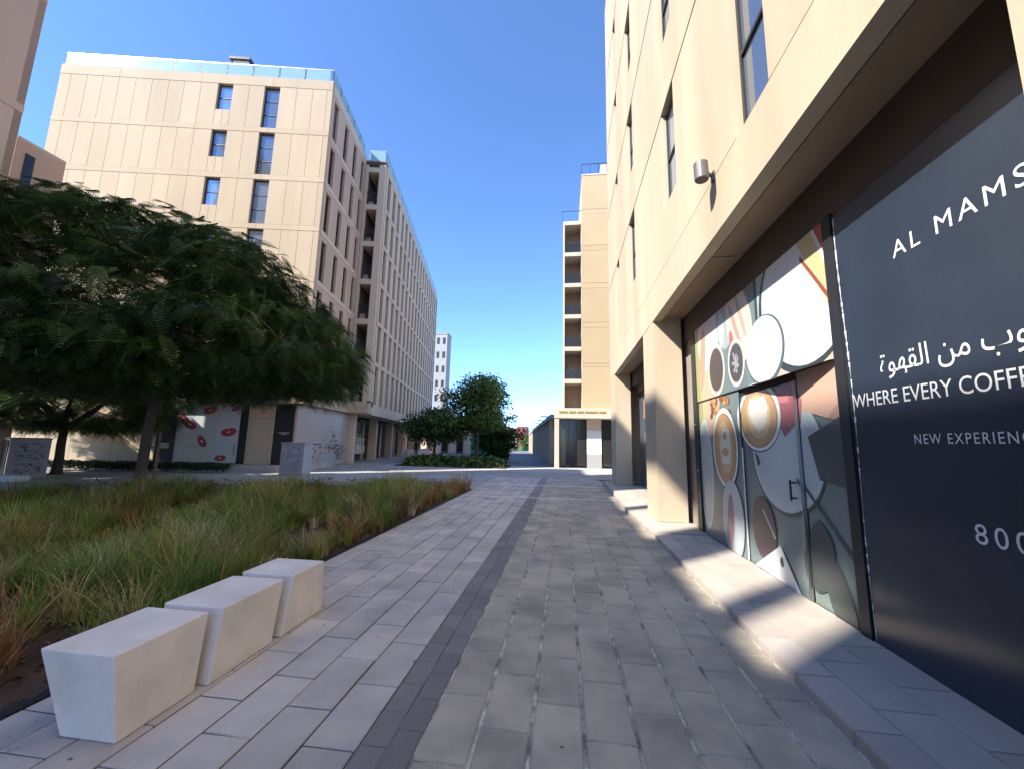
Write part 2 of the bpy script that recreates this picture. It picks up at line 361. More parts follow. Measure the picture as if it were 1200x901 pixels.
# ---------------------------------------------------------------- building B (continues behind A, long grid facade)
B = empty('long_gridded_apartment_block', (-8.4*math.cos(PHI)-27.72*math.sin(PHI), -8.4*math.sin(PHI)+27.72*math.cos(PHI), 0),
          'long rose-beige apartment block with stacked open balconies and a grid of narrow windows', 'building', rz=PHI)
LB = 29.6
rowsB = [(z0-.25, z1-.25) for z0, z1 in rows]
MB().box(-9, -.2, 3.0, LB, 3.5, 21.9).obj('core', M['joint'], B)
MB().box(-9, -1.5, .0, 3.0, 3.5, 21.9).obj('core', M['core'], B)
bx('pillar', B, -.48, 0, 0, .25, 3.45, 22.1, M['pinkR'], .01); bx('pillar', B, -1.47, -1.28, 0.02, .25, 3.45, 22.1, M['pinkR'], .01)
bx('side_wall', B, -.2, -.05, .25, .5, 3.45, 22.1, M['pinkR'])
for z in (21.5, 18.5, 15.6, 12.7, 9.75, 6.8, 3.9):
    s = bx('balcony_slab', B, -1.28, -.48, .03, 2.9, z-.0, z+.4, M['pinkR'], .01)
    if z < 21: 
        r = bx('balcony_rail', B, -1.28, -.48, .06, .10, z+1.35, z+1.40, M['frame'])
        for k in range(7): bx('baluster', r, .06+k*.115, .08+k*.115, .01, .03, -.95, 0, M['frame'])
        bx('stair_flight', B, -1.27, -.9, .5, 2.4, z+.4, z+.9, M['pinkR'])
MB().box(-1.5, -.2, 2.9, 3.0, 3.5, 21.9).obj('back_wall', M['brown'], B)
P = 1.6; ub = [.5+P*k for k in range(19)]
for r, (z0, z1) in enumerate(rowsB):
    for k in range(18):
        a = ub[k]
        pbox(B, 'x+', 0, .24, a, a+.42 if k else a+.42, z0, z1, M['pinkR'], 'pier', .004)
        window(B, 'x+', a+.42, a+1.18, z0+.03, z1-.02, .24, 2, 0, glass=M['glassd'], cheap=True)
        pbox(B, 'x+', 0, .24, a+1.18, a+P, z0, z1, M['pinkR'], 'pier', .004)
for (z0, z1) in [(a-.25, b-.25) for a, b in bands]:
    for k in range(6): pbox(B, 'x+', 0, .24, .5+k*4.8, .5+(k+1)*4.8, z0, z1, M['pinkR'], 'band_panel', .004, .02)
bx('roof', B, -9, 0, .0, LB, 22.37, 22.45, M['greyb'])
r = bx('roof_railing', B, -1.3, -.05, .04, .08, 23.25, 23.3, M['steel']); bx('rail_glass', r, .02, 1.2, .01, .025, -.78, -.02, M['railglass'])
r = bx('roof_railing', B, -.09, -.05, .1, LB, 23.25, 23.3, M['steel'])
for k in range(18): bx('rail_glass', r, .005, .02, k*P+.03, (k+1)*P-.03, -.78, -.02, M['railglass'])
for a, hh in ((5, 1.5), (9.5, 1.2), (15, 1.7), (21, 1.4), (26, 1.6)): bx('rooftop_vent', B, -1.4, -.8, a, a+.5, 22.45, 22.45+hh, M['greyb'])
bx('podium', B, -3, .9, -1.2, LB, -.02, .08, M['slab'])
bx('canopy', B, -1.6, .12, .26, LB, 3.42, 3.86, M['pinkR'], .01)
bx('canopy_return', B, -1.47, .12, -.6, .24, 3.475, 3.855, M['cream'])
for k in range(6): bx('column', B, -1.55, -.95, .6+k*5.3-.3, 1.05+k*5.3-.3, .08, 3.42, M['pinkR'], .02)
MB().box(-9, -2.4, -4.6, LB, .08, 3.42).obj('shop_core', M['core'], B)
for k in range(10):
    a = 1.2+k*2.7
    f = bx('shopfront', B, -2.4, -2.32, a, a+2.3, .1, 3.1, M['frame']); bx('pane', f, .081, .10, .07, 2.23, .07, 2.93, M['glassd'])
    bx('shop_pier', B, -2.4, -2.2, a+2.32, a+2.68, .1, 3.4, M['pinkR'])
pt = MB().tube([(.3, -.25, 3.9), (.3, -.25, 4.15), (.2, -.25, 4.25), (-.1, -.1, 4.27)], .05).obj('gutter_outlet', M['dark'], B)

# ---------------------------------------------------------------- printed shopfronts on building A
def lips(mb, cx, cz, s, rot, y):
    for cc, sc_, zz in (((.28, .02, .03), 1, 0), ((.42, .06, .07), .82, .0), ((.20, .015, .02), .5, 0), ((.62, .50, .46), .28, 0)):
        pts = []
        for k in range(22):
            t = 2*math.pi*k/22; px_ = math.cos(t)*s*sc_; pz = math.sin(t)*s*.55*sc_
            if pz > 0: pz *= 1-.35*math.exp(-(px_/(.16*s))**2)
            a = math.radians(rot); pts.append((cx+px_*math.cos(a)-pz*math.sin(a), y, cz+px_*math.sin(a)+pz*math.cos(a)))
        mb.poly(pts, cc); y -= .003
LP = empty('shopfront_hoarding', A.location, 'pale blue-grey shop hoarding printed with scattered red lips between two black panels', 'hoarding', rz=PHI)
bx('dark_panel', LP, aw(-16.93), aw(-16.05), .06, .12, .36, 3.44, M['dark']); bx('dark_panel', LP, aw(-12.93), aw(-12.52), .06, .12, .36, 3.44, M['dark'])
MB().box(aw(-16.05), aw(-12.93), .08, .12, .38, 3.44, (.46, .49, .49)).obj('printed_board', M['print_'], LP)
for (a, b, c, r_) in ((-15.75, 2.62, .30, -40), (-15.42, 2.3, .36, -30), (-14.72, 1.45, .33, -55), (-13.45, 1.95, .38, 10), (-13.72, .62, .28, 5), (-14.5, 3.05, .34, 15), (-13.25, 3.15, .2, 30)): mb = MB(); mb.keep = True; lips(mb, aw(a), b, c, r_, .076); mb.obj('lips', M['print_'], LP)
mb = MB(); mb.keep = True
for cx, cz, w_, h_, col in ((-14.9, .75, .7, .28, (.50, .50, .40)), (-15.1, 1.2, .5, .12, (.42, .45, .38)), (-13.1, 1.05, .03, .35, (.05, .2, .08))):
    mb.poly([(aw(cx)+math.cos(t/16*2*math.pi)*w_, .0785, cz+math.sin(t/16*2*math.pi)*h_) for t in range(16)], col)
tag(mb.obj('board_print', M['print_'], LP), kind='stuff')
mb = MB(); mb.keep = True
for i in range(4): mb.poly([(aw(-16.7), .056, 1.08+i*.07), (aw(-16.3), .056, 1.08+i*.07), (aw(-16.3), .056, 1.12+i*.07), (aw(-16.7), .056, 1.12+i*.07)], (.6, .6, .6))
mb.poly([(aw(-16.8), .056, 2.5), (aw(-16.2), .056, 2.5), (aw(-16.2), .056, 2.53), (aw(-16.8), .056, 2.53)], (.3, .3, .3))
mb.obj('panel_print', M['print_'], LP)
D2 = empty('dark_shop_panel', A.location, 'tall black shop panel right of the cream pier, beside the pink garden mural', 'hoarding', rz=PHI)
bx('panel', D2, aw(-11.17), aw(-10.2), .05, .12, .36, 3.40, M['dark']); bx('frame_post', D2, aw(-10.2), aw(-10.1), .05, .12, .36, 3.40, M['cream'])
mb = MB(); mb.keep = True
for z, w_ in ((1.95, .55), (1.88, .3)): mb.poly([(aw(-10.68)-w_/2, .046, z), (aw(-10.68)+w_/2, .046, z), (aw(-10.68)+w_/2, .046, z+.035), (aw(-10.68)-w_/2, .046, z+.035)], (.45, .45, .45))
mb.obj('panel_print', M['print_'], D2)
# garden mural on the recessed wall under the canopy (runs back along the building)
GM = empty('garden_mural', A.location, 'pink-beige mural of a sofa among dark plants under the canopy beside the corner column', 'mural', rz=PHI)
gx0, gx1, gy = aw(-10.1), aw(-9.2), 3.5
n_ = MB().poly([(aw(-10.1), .14, .12), (aw(-9.75), 6.6, .12), (aw(-9.75), 6.6, 3.4), (aw(-10.1), .14, 3.4)], (.40, .35, .33)); n_.keep = True
def gp(s, z, o=.0):   # s 0..1 along the mural
    return (aw(-10.1)+.35*s+.004+o, .14+6.46*s, z)
n_.poly([gp(0, 1.35, .002), gp(.45, 1.35, .002), gp(.45, 1.42, .002), gp(0, 1.42, .002)], (.16, .10, .09))
r0 = random.Random(3)
for i in range(170):
    s = min(.97, max(.3, r0.gauss(.68, .17))); z = r0.uniform(.4, 1.3+1.2*math.exp(-((s-.62)/.12)**2)); e = r0.uniform(.03, .09)
    c = r0.choice([(.10, .09, .10), (.16, .10, .11), (.30, .14, .15), (.07, .09, .08), (.45, .40, .38)])
    o = .004+i*.00004; n_.poly([gp(s-.02, z, o), gp(s+.0, z-e, o), gp(s+.02, z+e*.4, o), gp(s, z+e, o)], c)
n_.poly([gp(.42, .35, .014), gp(.75, .35, .014), gp(.75, .75, .014), gp(.68, .9, .014), gp(.48, .9, .014), gp(.42, .75, .014)], (.36, .36, .36))
n_.obj('mural_print', M['print_'], GM)
bx('backing_wall', GM, aw(-11.0), aw(-10.12), .14, 6.6, .1, 3.4, M['core'])
# window displays in B's first shops
DP = empty('shop_window_display', B.location, 'dark shop window with three white dresses just right of the corner column', 'shop display', rz=PHI)
for k in range(3):
    m_ = MB()
    prof = [(.18, .5), (.24, .9), (.12, 1.35), (.2, 1.7), (.06, 1.85), (.08, 2.05), (.03, 2.15)]
    m_.tube([(-2.12, 4.6+k*.7, z+.1) for r_, z in prof], [r_ for r_, z in prof], 8); m_.obj('dress', M['white'], DP)

# ---------------------------------------------------------------- building C: far left, rises out of frame; its bulk shades the street
CR = empty('tall_rosy_block', (-16, 8.58, 0), 'tall shaded rosy-beige block cut by the left edge of the photo', 'building')
def cb(name, x0, x1, y0, y1, z0, z1, mat=M['pink']): return bx(name, CR, x0+16, x1+16, y0-8.58, y1-8.58, z0, z1, mat)
cb('core', -24, -16.2, -40, 8.4, 0, 18.8, M['core'])
for i, (z0, z1) in enumerate([(0, 3.6), (3.6, 7.6), (7.6, 11.05), (11.3, 14.9), (15.15, 18.7)]):
    yy = 8.58
    for k in range(18):
        if z0 > 3 and k in (2, 4, 7, 9, 12, 14): window(CR, 'x+', yy-1.3-8.58, yy-.2-8.58, z0+.6, z1-.5, .2, 2, 0, glass=M['glassd']); cb('panel', -16.2, -16, yy-1.5, yy, z0, z0+.6); cb('panel', -16.2, -16, yy-1.5, yy, z1-.5, z1); cb('panel', -16.2, -16, yy-1.5, yy-1.3, z0+.6, z1-.5); cb('panel', -16.2, -16, yy-.2, yy, z0+.6, z1-.5)
        else: pbox(CR, 'x+', 0, .2, yy-2.6 - 8.58 if False else yy-1.5-8.58, yy-8.58, z0, z1, M['pink'])
        yy -= 1.5
for z0, z1 in ((11.05, 11.3), (14.9, 15.15), (18.7, 18.95)): cb('band_panel', -16.2, -15.985, -18.4, 8.58, z0, z1)
cb('end_wall', -24, -16.0, 8.4, 8.578, 0, 18.9)
cb('roof', -24, -16, -40, 8.5, 18.95, 19.68, M['greyb'])  # unseen roof, its height set to place the shade edge on the walk
cb('unseen_shade_beam', -16.4, -16, -40, 8.5, 21.75, 22.95)  # unseen beam, added to cast the shade band on column and hoarding
for y in (-10.85, -8.9, -8.3, -7.7, -4.6, -1.2): cb('unseen_shade_post', -16.3, -16.05, y, y+.32, 19.68, 21.75)  # unseen posts, added to split the sun patches on the raised walk
cb('unseen_shade_screen', -16.3, -16.1, -.9, 8.3, 19.68, 21.75); cb('unseen_shade_screen', -16.3, -16.1, -40, -11.7, 19.68, 21.75); cb('unseen_shade_screen', -16.3, -16.1, -9.0, -7.5, 19.68, 21.75)  # unseen screens, added to block sun either side of the patches
cb('unseen_shade_wing', -24.2, -22.0, -2, 8.45, 18.9, 26, M['pink'])  # unseen block, added to stretch the street shade towards the cross street
C2 = empty('low_rosy_wing', (-22, 11.8, 0), 'lower shaded rosy block with one dark slim window, just left of the cream block', 'building')
bx('wall', C2, -2.2, 0, .0, 1.6, 0, 13.5, M['pink'])
bx('roof', C2, -2.2, 0, 0, 1.6, 13.5, 13.62, M['pinkR'])
f = bx('window', C2, 0, .03, .32, .62, 11.6, 13.05, M['frame']); bx('pane', f, .03, .04, .03, .27, .04, 1.4, M['glassd'])
f = bx('window', C2, 0, .03, .32, .62, 8.0, 9.5, M['frame']); bx('pane', f, .03, .04, .03, .27, .04, 1.4, M['glassd'])

# ---------------------------------------------------------------- right-hand building (street facade at X = 1.97)
X1 = 1.97
R = empty('sunlit_cream_building', (X1, 0, 0), 'sunlit cream building on the right with deep slim windows above a shaded shopfront arcade', 'building')
Y0, Y1 = -8.0, 17.3; h = 3.43
zr = [(5.2+i*h, 8.36+i*h) for i in range(5)]
MB().box(.2, 10, Y0, Y1-.02, 4.53, 22.3).obj('core', M['joint'], R)
wins = [(-3.6, -2.87, 0), (.1, .83, 1), (3.70, 4.43, 0), (6.79, 7.62, 1), (10.85, 11.75, 1), (14.0, 14.62, 0)]
for i, (z0, z1) in enumerate(zr):
    last = Y0
    for a, b, short in wins:
        w_ = a-last
        n = 2 if w_ > 1.9 and last > 7 else 1
        pbox(R, 'x-', 0, .2, last, a, z0, z1, M['creamR'])
        zb = z0+1.1 if short else z0+.02
        if short: pbox(R, 'x-', 0, .2, a, b, z0, zb, M['creamR'], g=.004)
        window(R, 'x-', a, b, zb, z1-.06, .15, 2 if short else 3, 0, glass=M['glass'])
        last = b
    pbox(R, 'x-', 0, .2, last, Y1, z0, z1, M['creamR'])
    for a, b in ((Y0, 1.5), (1.5, 9.3), (9.3, Y1)): pbox(R, 'x-', 0, .2, a, b, z1, z1+.27, M['creamR'], 'band_panel', .007, .012)
bx('parapet', R, 0, .3, Y0, Y1, 22.4, 22.9, M['creamR'])
for a, b in ((Y0, 1.25), (1.25, 9.55), (9.55, Y1)): pbox(R, 'x-', 0, .18, a, b, 4.42, 5.2, M['creamR'], 'spandrel_beam', .004, 0)
bx('end_wall', R, .2, 10, Y1-.02, Y1, .19, 22.4, M['creamR'])
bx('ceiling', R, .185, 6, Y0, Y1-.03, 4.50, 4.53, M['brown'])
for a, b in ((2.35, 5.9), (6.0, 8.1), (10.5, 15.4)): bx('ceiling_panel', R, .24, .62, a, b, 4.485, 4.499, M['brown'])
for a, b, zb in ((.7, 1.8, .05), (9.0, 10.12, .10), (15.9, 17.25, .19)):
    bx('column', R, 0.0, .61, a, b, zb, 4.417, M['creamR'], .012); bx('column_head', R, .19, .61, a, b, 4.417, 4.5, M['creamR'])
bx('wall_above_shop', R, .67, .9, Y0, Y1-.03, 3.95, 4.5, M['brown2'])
MB().box(.72, 6, Y0, 10.0, .05, 3.95).obj('shop_core', M['core'], R)
MB().box(1.3, 6, 10.0, Y1-.03, .1, 4.5).obj('shop_core', M['core'], R)
for k in range(3):
    a = 10.3+k*1.85; f = bx('shopfront', R, .9, 1.0, a, a+1.75, .12, 3.6, M['frame']); bx('pane', f, -.02, 0, .08, 1.67, .08, 3.4, M['glass'])
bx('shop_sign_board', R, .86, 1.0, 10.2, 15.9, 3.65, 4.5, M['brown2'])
# coloured poster strips inside that bay
ps = MB(); ps.keep = True; r0 = random.Random(5)
for i in range(60):
    y = 10.4+r0.random()*4.2; z = .4+r0.random()*2.6; w_ = .08+r0.random()*.3; hh = .2+r0.random()*.7
    ps.poly([(.874-.0006*i, y+w_, z), (.874-.0006*i, y, z), (.874-.0006*i, y+.05, z+hh), (.874-.0006*i, y+w_-.03, z+hh)], r0.choice([(.6, .40, .2), (.3, .42, .38), (.65, .62, .52), (.16, .17, .14), (.4, .18, .1), (.70, .68, .62), (.72, .70, .66)]))
ps.obj('poster', M['print_'], R)

# wall lamp
LM = empty('wall_lamp', (1.97, 5.13, 5.22), 'grey cylindrical spotlight on a short bracket on the sunlit facade', 'lamp')
bx('wall_plate', LM, -.03, 0, -.05, .05, -.08, .06, M['lamp'], .01)
MB().tube([(-.03, 0, 0), (-.08, -.02, .03), (-.12, -.05, .02)], .02, 8).obj('bracket_arm', M['lamp'], LM)
hd = MB().tube([(-.19, -.10, -.12), (-.19, -.10, -.105), (-.197, -.10, .12), (-.198, -.10, .13)], [.078, .088, .088, .075], 20).obj('lamp_head', M['lamp'], LM)
MB().tube([(-.19, -.10, -.125), (-.19, -.10, -.119)], .068, 16).obj('lens', M['glassd'], hd)

# ---------------------------------------------------------------- hoardings on the right
XP = 2.62
def clip(poly, y0, y1, z0, z1):
    def cl(p, ax, val, keep):
        o = []
        for i in range(len(p)):
            a, b = p[i-1], p[i]; ia, ib = keep(a[ax], val), keep(b[ax], val)
            if ia != ib: t = (val-a[ax])/(b[ax]-a[ax]); o.append((a[0]+(b[0]-a[0])*t, a[1]+(b[1]-a[1])*t))
            if ib: o.append(b)
        return o
    ge = lambda v, w_: v >= w_; le = lambda v, w_: v <= w_
    for ax, val, kf in ((0, y0, ge), (0, y1, le), (1, z0, ge), (1, z1, le)):
        poly = cl(poly, ax, val, kf)
        if len(poly) < 3: return []
    return poly
def ell(cy_, cz, ry, rz, rot=0, n=40, wob=0, sd=0):
    rr = random.Random(sd); ph = [rr.uniform(0, 6) for _ in range(3)]; o = []
    a = math.radians(rot)
    for k in range(n):
        t = 2*math.pi*k/n; q = 1+wob*(math.sin(2*t+ph[0])+.6*math.sin(3*t+ph[1])+.4*math.sin(5*t+ph[2]))
        u, v = math.cos(t)*ry*q, math.sin(t)*rz*q; o.append((cy_+u*math.cos(a)-v*math.sin(a), cz+u*math.sin(a)+v*math.cos(a)))
    return o
WH = (.72, .74, .74); LG = (.45, .52, .53); BGc = (.17, .22, .22)
art = []          # (polygon, colour) back to front, in (Y, Z)
def add(p, c): art.append((p, c))
for i in range(14): add([(3.9+i*.36, 0), (4.26+i*.36, 0), (4.26+i*.36, 4.2), (3.9+i*.36, 4.2)], (.15+.012*(i % 3), .20+.012*(i % 3), .20+.01*(i % 2)))
add(ell(7.75, 3.2, .7, 1.3, 0, wob=.05), (.55, .42, .30)); add(ell(8.1, 2.6, .22, 1.4), (.35, .36, .16)); add(ell(7.9, 2.7, .1, 1.2, 4), (.50, .44, .24))
add(ell(7.55, 3.65, .52, .62, 0), (.74, .66, .66)); add(ell(7.55, 3.68, .46, .55), (.70, .60, .60)); add(ell(7.85, 3.3, .14, .6, 12), (.55, .3, .22))
add(ell(8.0, 1.2, .35, 1.0), (.55, .6, .6)); add(ell(8.0, 1.2, .29, .9), (.40, .46, .46))
add(ell(6.75, 3.75, .35, .5), (.35, .42, .42)); add(ell(6.9, 3.62, .12, .3), (.5, .55, .55))
add(ell(6.25, 3.55, .42, .62, -18, wob=.04), (.70, .55, .44)); add(ell(6.35, 3.5, .06, .45, -25), (.45, .30, .22)); add(ell(6.15, 3.62, .05, .4, -22), (.50, .34, .25)); add(ell(6.5, 3.25, .08, .25, -10), (.55, .12, .08))
add([(5.35, 2.6), (5.7, 2.6), (5.65, 4.2), (5.2, 4.2)], (.40, .48, .48)); add([(5.64, 2.6), (5.72, 2.6), (5.68, 4.2), (5.6, 4.2)], (.05, .06, .06))
add([(4.1, 2.5), (5.5, 2.5), (5.3, 2.95), (4.9, 3.0), (4.1, 2.85)], (.64, .46, .37)); add(ell(4.66, 3.40, .93, .91), (.04, .05, .05)); add(ell(4.62, 3.44, .89, .87), (.60, .63, .64)); add(ell(4.62, 3.45, .84, .83), WH); [add(ell(4.60+.01*q_, 3.5, .66-.06*q_, .66-.06*q_), (.70+.012*q_, .72+.011*q_, .73+.01*q_)) for q_ in range(7)]
add([(4.1, 3.3), (4.45, 4.2), (4.75, 4.2), (4.12, 2.95)], (.62, .50, .26)); add([(4.1, 3.45), (4.1, 4.2), (4.42, 4.2)], (.50, .09, .06)); add([(4.08, 3.0), (4.6, 3.75), (4.58, 3.80), (4.08, 3.08)], (.30, .08, .04))
add(ell(5.53, 2.94, .515, .475), (.10, .13, .13)); add(ell(5.55, 2.96, .48, .44), WH); add(ell(5.52, 2.98, .40, .37), (.76, .77, .77)); [add(ell(5.5, 2.92, .30-.05*q_, .27-.05*q_), (.745-.01*q_, .76-.008*q_, .77-.006*q_)) for q_ in range(5)]
for (cy_, cz, a, b) in ((7.2, 2.99, .38, .46), (6.39, 2.95, .30, .37)):
    add(ell(cy_, cz, a, b), (.62, .60, .55)); add(ell(cy_, cz, a*.86, b*.86), (.42, .36, .28)); add(ell(cy_, cz, a*.80, b*.80), (.075, .06, .055))
for i in range(16):
    t = i*.9; add(ell(6.39+.12*math.cos(t)*(i/16), 2.95+.18*math.sin(t)*(i/16), .03, .035, wob=.2, sd=i), (.34, .33, .30))
for i in range(34): add(ell(7.15+random.uniform(-.45, .45), 2.33+random.uniform(-.16, .16), .05, .05, n=7, wob=.2, sd=i), random.choice([(.35, .12, .05), (.45, .2, .07), (.22, .07, .04), (.6, .3, .12)]))
# lower half
add(ell(5.28, 1.60, .82, .72), (.06, .08, .08)); add(ell(5.28, 1.62, .80, .70), (.46, .53, .54)); add(ell(5.28, 1.64, .75, .65), (.42, .50, .52)); [add(ell(5.24, 1.66+.012*q_, .66-.07*q_, .57-.06*q_), (.415+.012*q_, .495+.012*q_, .515+.012*q_)) for q_ in range(7)]
add([(6.02, 1.62), (5.9, 1.55), (5.86, 1.46), (5.95, 1.42)], (.05, .06, .06))
add([(4.1, 2.52), (4.95, 2.52), (5.05, 2.3), (4.85, 2.1), (4.4, 1.98), (4.1, 2.02)], (.60, .38, .28)); add([(4.1, 2.2), (4.4, 1.98), (4.1, 1.92)], (.46, .28, .2))
add([(4.95, 2.45), (5.3, 2.4), (5.32, 2.0), (5.15, 1.8), (4.85, 1.95), (4.8, 2.2)], (.36, .12, .13)); add([(5.0, 2.3), (5.28, 2.3), (5.28, 2.22), (5.0, 2.2)], (.55, .2, .2))
add([(4.1, 2.02), (4.75, 1.8), (4.6, 1.35), (4.1, 1.3)], (.07, .085, .085))
for cy_, cz, a, b in ((5.86, 2.08, .66, .47), (7.05, 1.66, .52, .66)):
    add(ell(cy_, cz, a, b), (.10, .10, .10)); add(ell(cy_, cz+.01, a*.98, b*.98), WH); add(ell(cy_, cz, a*.87, b*.87), (.36, .20, .09))
    add(ell(cy_, cz, a*.82, b*.82, wob=.01), (.50, .32, .15)); add(ell(cy_-.02, cz+.02, a*.55, b*.62, wob=.05, sd=2), (.64, .48, .28)); add(ell(cy_-.04, cz+.04, a*.38, b*.48, wob=.08, sd=4), (.74, .68, .56))
    add([(cy_+.05*a, cz+.5*b), (cy_+.34*a, cz+.62*b), (cy_+.42*a, cz+.2*b), (cy_-.03*a, cz-.45*b), (cy_-.5*a, cz+.2*b), (cy_-.36*a, cz+.6*b)][::1], (.77, .72, .62)) if cy_ < 6.5 else [add(ell(cy_-.02, cz-.3*b+.2*b*q_, a*(.34-.07*q_), b*.10), (.52, .34, .17) if q_ % 2 else (.76, .70, .58)) for q_ in range(4)]
add(ell(6.88, .55, .42, .62), (.10, .12, .12)); add(ell(6.88, .56, .40, .60), (.46, .52, .53)); add(ell(6.95, .55, .12, .4, 5), (.32, .14, .16)); add(ell(7.02, .3, .12, .25), (.42, .26, .26))
add(ell(5.9, .62, .36, .40, 0, wob=.03), (.085, .06, .06)); add(ell(4.7, .55, .24, .34, 15, wob=.08), (.06, .07, .07)); add(ell(4.45, .25, .18, .4, -20, wob=.06), (.06, .07, .07))
add([(4.1, .55), (4.1, .60), (4.95, 1.35), (4.97, 1.31)], (.06, .08, .08)); add([(5.55, .55), (5.6, .55), (5.9, .85), (5.86, .87)], (.4, .4, .4))
add([(6.36, .0), (5.46, .50), (4.98, .0)], (.70, .70, .68)); add(ell(5.45, .31, .045, .06), (.02, .02, .02))
def print_mesh(name, parent, y0, y1, z0, z1, fn, eps=.00009):
    mb = MB(); mb.keep = True
    for i, (p, c) in enumerate(art):
        q = clip(list(p), y0, y1, z0, z1)
        if len(q) < 3: continue
        area = sum(q[k-1][0]*q[k][1]-q[k][0]*q[k-1][1] for k in range(len(q)))
        if area > 0: q = q[::-1]
        mb.poly([fn(a, b, eps*(i+1)) for a, b in q], c)
    return mb.obj(name, M['print_'], parent)
MU = empty('coffee_mural_hoarding', (XP, 4.15, 0), 'hoarding printed with coffee cups, white plates and hands, with a door ajar in it', 'hoarding')
def fn(off): return lambda y, z, e: (off-e, y-4.15, z)
bx('board', MU, 0, .04, 0, 4.25, 2.53, 3.97, M['navy']); bx('board', MU, .022, .09, 0, .72, .06, 2.53, M['navy']); bx('board', MU, .022, .09, 2.28, 4.25, .06, 2.53, M['navy'])
print_mesh('printed_sheet', MU, 4.15, 8.25, 2.54, 3.97, fn(-.002)); print_mesh('printed_sheet', MU, 4.15, 4.87, .07, 2.53, fn(.020)); print_mesh('printed_sheet', MU, 6.43, 8.25, .07, 2.53, fn(.020))
bx('door_head', MU, .05, .12, .72, 2.28, 2.46, 2.53, M['brown2']); bx('door_recess', MU, .09, .12, .72, 2.28, .06, 2.46, M['dark'])
# peeled edge of the vinyl above the door, casting its own shade
pe = MB().poly([(-.003, 2.15, 2.535), (-.003, .02, 2.535), (-.05, .02, 2.53), (-.21, .55, 2.47), (-.17, .95, 2.475), (-.05, 1.7, 2.52)])
pe.poly([(-.003, 2.15, 2.532), (-.05, 1.7, 2.515), (-.17, .95, 2.47), (-.21, .55, 2.465), (-.05, .02, 2.525), (-.003, .02, 2.53)])
pe.obj('peeled_vinyl_edge', M['brown2'], MU)
hg = empty('door', (0, 0, 0)); hg.parent = MU; hg.location = (.045, 2.27, .07); hg.rotation_euler = (0, 0, math.radians(-2.2))
bx('leaf', hg, 0, .03, -1.52, 0, 0, 2.37, M['dark'])
print_mesh('printed_sheet', hg, 4.90, 6.42, .075, 2.43, lambda y, z, e: (-.002-e, y-6.42, z-.07))
bx('edge_trim', hg, -.012, .03, -1.535, -1.522, 0, 2.37, M['steel']); bx('edge_trim', hg, -.03, -.022, -.02, .01, 0, 1.6, M['white'])
hb = bx('handle', hg, -.09, -.07, -1.46, -1.44, 1.02, 1.25, M['frame'], .004); bx('handle_stem', hb, .02, .07, .003, .017, .02, .04, M['frame']); bx('handle_stem', hb, .02, .07, .003, .017, .19, .21, M['frame'])
bx('edge_post', MU, -.02, .06, 4.1, 4.33, .07, 3.97, M['dark'])
for z in (.55, .75, 1.2, 1.22, 2.1): bx('bolt', MU, -.03, -.02, 4.2, 4.215, z, z+.02, M['white'])
# navy lettered hoarding
NV = empty('navy_sign_hoarding', (XP, 1.85, 0), 'navy hoarding with white English and Arabic lettering beside the coffee mural', 'hoarding')
bx('board', NV, -.012, .04, 0, 2.165, .055, 3.92, M['navy'])
bx('edge_strip', NV, -.03, .0, 2.17, 2.30, .055, 3.97, M['dark']); bx('side_board', NV, 0, .04, -9, -1.2, .055, 3.92, M['navy']) if False else None
tp = MB(); tp.keep = True; r0 = random.Random(9)   # scuffed silver line where the vinyl ends
pz = 3.9
while pz > .1:
    q = pz-r0.uniform(.02, .06); w0 = r0.uniform(.004, .014) * (1 if pz > 2.5 or r0.random() < .45 else .35); c0 = 2.135 + (.015*math.sin(pz*2.2))
    tp.poly([(-.0135, c0+w0, pz), (-.0135, c0+w0*.8, q), (-.0135, c0-w0*.6, q), (-.0135, c0-w0, pz)], (.68, .7, .72)); pz = q
tp.obj('scuffed_edge', M['print_'], NV)
def text(body, y_start, y_end, zb, cap, spacing=1.0, name='lettering'):
    c = bpy.data.curves.new('lettering', 'FONT'); c.body = body; c.space_character = spacing; c.resolution_u = 4
    o = bpy.data.objects.new('tmp', c); COL.objects.link(o); bpy.context.view_layer.update()
    me = bpy.data.meshes.new_from_object(o); bpy.data.objects.remove(o)
    v = np.array([x.co[:] for x in me.vertices]); x0, x1 = v[:, 0].min(), v[:, 0].max(); sx = (y_start-y_end)/(x1-x0)
    for x in me.vertices:
        lx, ly, _ = x.co; x.co = (0, -(lx-x0)*sx, ly*abs(cap)/.70)
    bm = bmesh.new(); bm.from_mesh(me); bm.verts.ensure_lookup_table(); seen = set(); isl = []
    for v0 in bm.verts:
        if v0.index in seen: continue
        st = [v0]; grp = []; seen.add(v0.index)
        while st:
            q = st.pop(); grp.append(q.index)
            for e in q.link_edges:
                w_ = e.other_vert(q)
                if w_.index not in seen: seen.add(w_.index); st.append(w_)
        ys = [bm.verts[i].co.y for i in grp]; isl.append([min(ys), max(ys), set(grp)])
    bm.free(); isl.sort(key=lambda t: t[0]); out = []
    for a, b, g in isl:                      # dots and strokes that overlap sideways belong to one letter
        if out and a < out[-1][1]-.002: out[-1][1] = max(out[-1][1], b); out[-1][2] |= g
        else: out.append([a, b, g])
    for a, b, g in out:
        m2 = bpy.data.meshes.new('letter'); idx = {i: k for k, i in enumerate(sorted(g))}
        m2.from_pydata([tuple(me.vertices[i].co) for i in sorted(g)], [], [[idx[i] for i in p.vertices] for p in me.polygons if p.vertices[0] in g])
        m2.materials.append(M['letter']); link('letter', m2, NV, (-.0155, y_start-1.85, zb))
text('AL MAMSH', 3.365, 2.25, 3.178, .135, 1.3)
